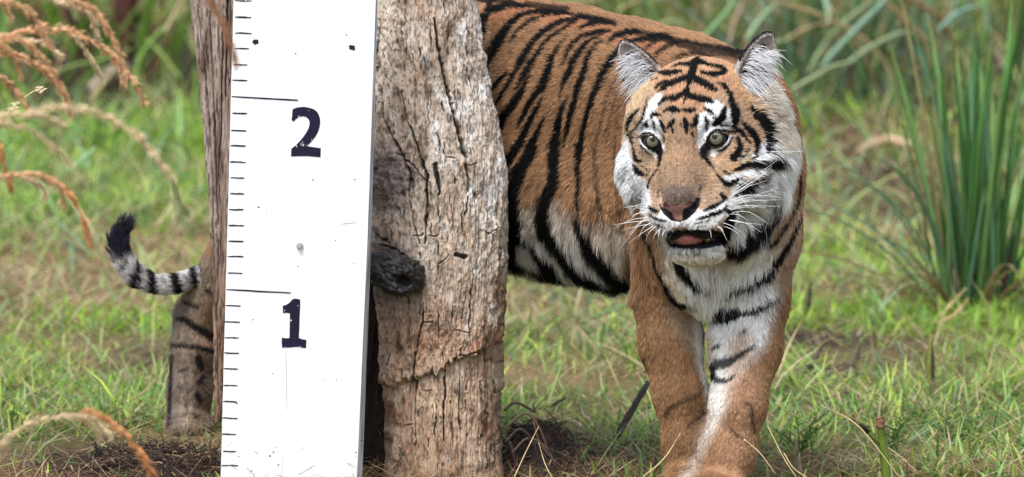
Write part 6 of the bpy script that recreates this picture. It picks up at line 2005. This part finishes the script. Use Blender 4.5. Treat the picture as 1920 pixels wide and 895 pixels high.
h1 = heap('soil_heap', 'heap of dark peaty soil and roots left of the foot of the white board', 306, 884, .17, .22, .032, 3, 900)
h2 = heap('soil_heap', 'mound of dark curly roots and soil at the right foot of the trunk', 1010, 880, .10, .22, .075, 8, 620)
for i, (pts, r_) in enumerate([([(945, 770), (965, 755), (990, 765), (1002, 772), (1000, 760)], .0022), ([(950, 800), (985, 775), (1010, 800), (1030, 850)], .002), ([(948, 830), (975, 805), (1000, 830), (1012, 870)], .0026), ([(960, 850), (990, 822), (1024, 840), (1045, 880)], .0018),
                               ([(943, 815), (960, 840), (968, 880)], .003), ([(1000, 790), (1012, 830), (1036, 860), (1060, 880)], .0016)]):
    V, F, F3 = tube([at(a, b, 9.70 + .03 * i) for a, b in pts], [r_] * (len(pts) - 1) + [r_ * .4], 7)
    link('root', mesh_np('root', V - np.array(h2.location), [F, F3], np.tile(srgb([(52, 42, 38), (84, 66, 54)][i % 2]), (len(V), 1))), dark_mat, h2)

# spiky dead tufts on the left heap
spk = thing('dead_twiggy_tuft', 'small bristly black tuft of dead twigs standing on the left soil heap', 'dead plant', GP(200, 885))
for i in range(16):
    g_ = random.Random(700 + i)
    a = g_.uniform(-.5, .5); L_ = g_.uniform(.03, .07)
    pts = np.array([[0, 0, 0], [math.sin(a) * L_ * .5, g_.gauss(0, .01), L_ * .6], [math.sin(a) * L_ * 1.2, g_.gauss(0, .02), L_]])
    V, F, F3 = tube(pts, [.0014, .001, .0004], 5, 6)
    o = link('twig', mesh_np('twig', V, [F, F3], np.tile(srgb((40, 32, 30)), (len(V), 1))), dark_mat, spk); o.location = (g_.gauss(0, .012), g_.gauss(0, .01), 0)

# ---- fine dry grass round the foot of trunk and board, and pale stems in the foreground
B = Batch()
g_ = np.random.default_rng(77)
for cxp, cyp, rx, ry, n in ((770, 905, .12, .05, 420), (900, 900, .09, .05, 260), (990, 890, .08, .05, 180), (560, 915, .16, .03, 160), (1160, 880, .14, .12, 520), (1480, 900, .14, .06, 300), (360, 850, .07, .06, 200), (1900, 880, .1, .08, 120), (30, 905, .12, .06, 220)):
    c = groundpt(cxp, min(cyp, 900))
    x = c[0] + g_.normal(size=n) * rx; y = c[1] + g_.normal(size=n) * ry
    root = np.stack([x, y, ground_z(x, y)], -1)
    h = g_.uniform(.006, .05, n)
    col_ = np.array([srgb(q_) for q_ in [(206, 172, 126), (180, 134, 96), (160, 108, 80), (222, 200, 160)]])[g_.integers(0, 4, n)] * (1 + g_.normal(size=(n, 1)) * .15)
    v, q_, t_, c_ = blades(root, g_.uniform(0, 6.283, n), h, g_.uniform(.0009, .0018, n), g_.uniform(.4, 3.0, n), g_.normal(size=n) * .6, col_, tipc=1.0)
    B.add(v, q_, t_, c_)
link('dry_grass_litter', B.mesh('dry_grass_litter'), gr_mat, None, 'fine brown dead grass gathered round the foot of the trunk and board', 'dead grass', None, 'stuff')
fg = [((1205, 895), (1245, 860), (1276, 812), 9.35, 'pale straw stem leaning right in front of the left foreleg'), ((1395, 824), (1425, 850), (1455, 890), 9.3, 'pale straw stem leaning left in front of the right foreleg'),
      ((1440, 800), (1470, 860), (1500, 905), 9.5, 'long straw stem beside the right front leg'), ((1470, 850), (1490, 880), (1530, 905), 9.5, 'straw stem lying right of the front paws'), ((960, 905), (985, 850), (1010, 800), 9.5, 'tan straw stem before the root mound'), ((1040, 905), (1022, 870), (1010, 830), 9.55, 'short upright straw before the root mound'),
      ((1690, 900), (1610, 800), (1540, 760), 9.6, 'long tan straw slanting left behind the cut green stem')]
for i, (a, b, c, Y, lb) in enumerate(fg):
    stick('fallen_straw', lb, 'straw', [at(*a, Y), at(*b, Y), at(*c, Y)], [.0008, .0008, .0004], (222, 196, 150), 6, 70 + i, rough=0, mat=dry_mat, group='pale straw stems in the foreground')
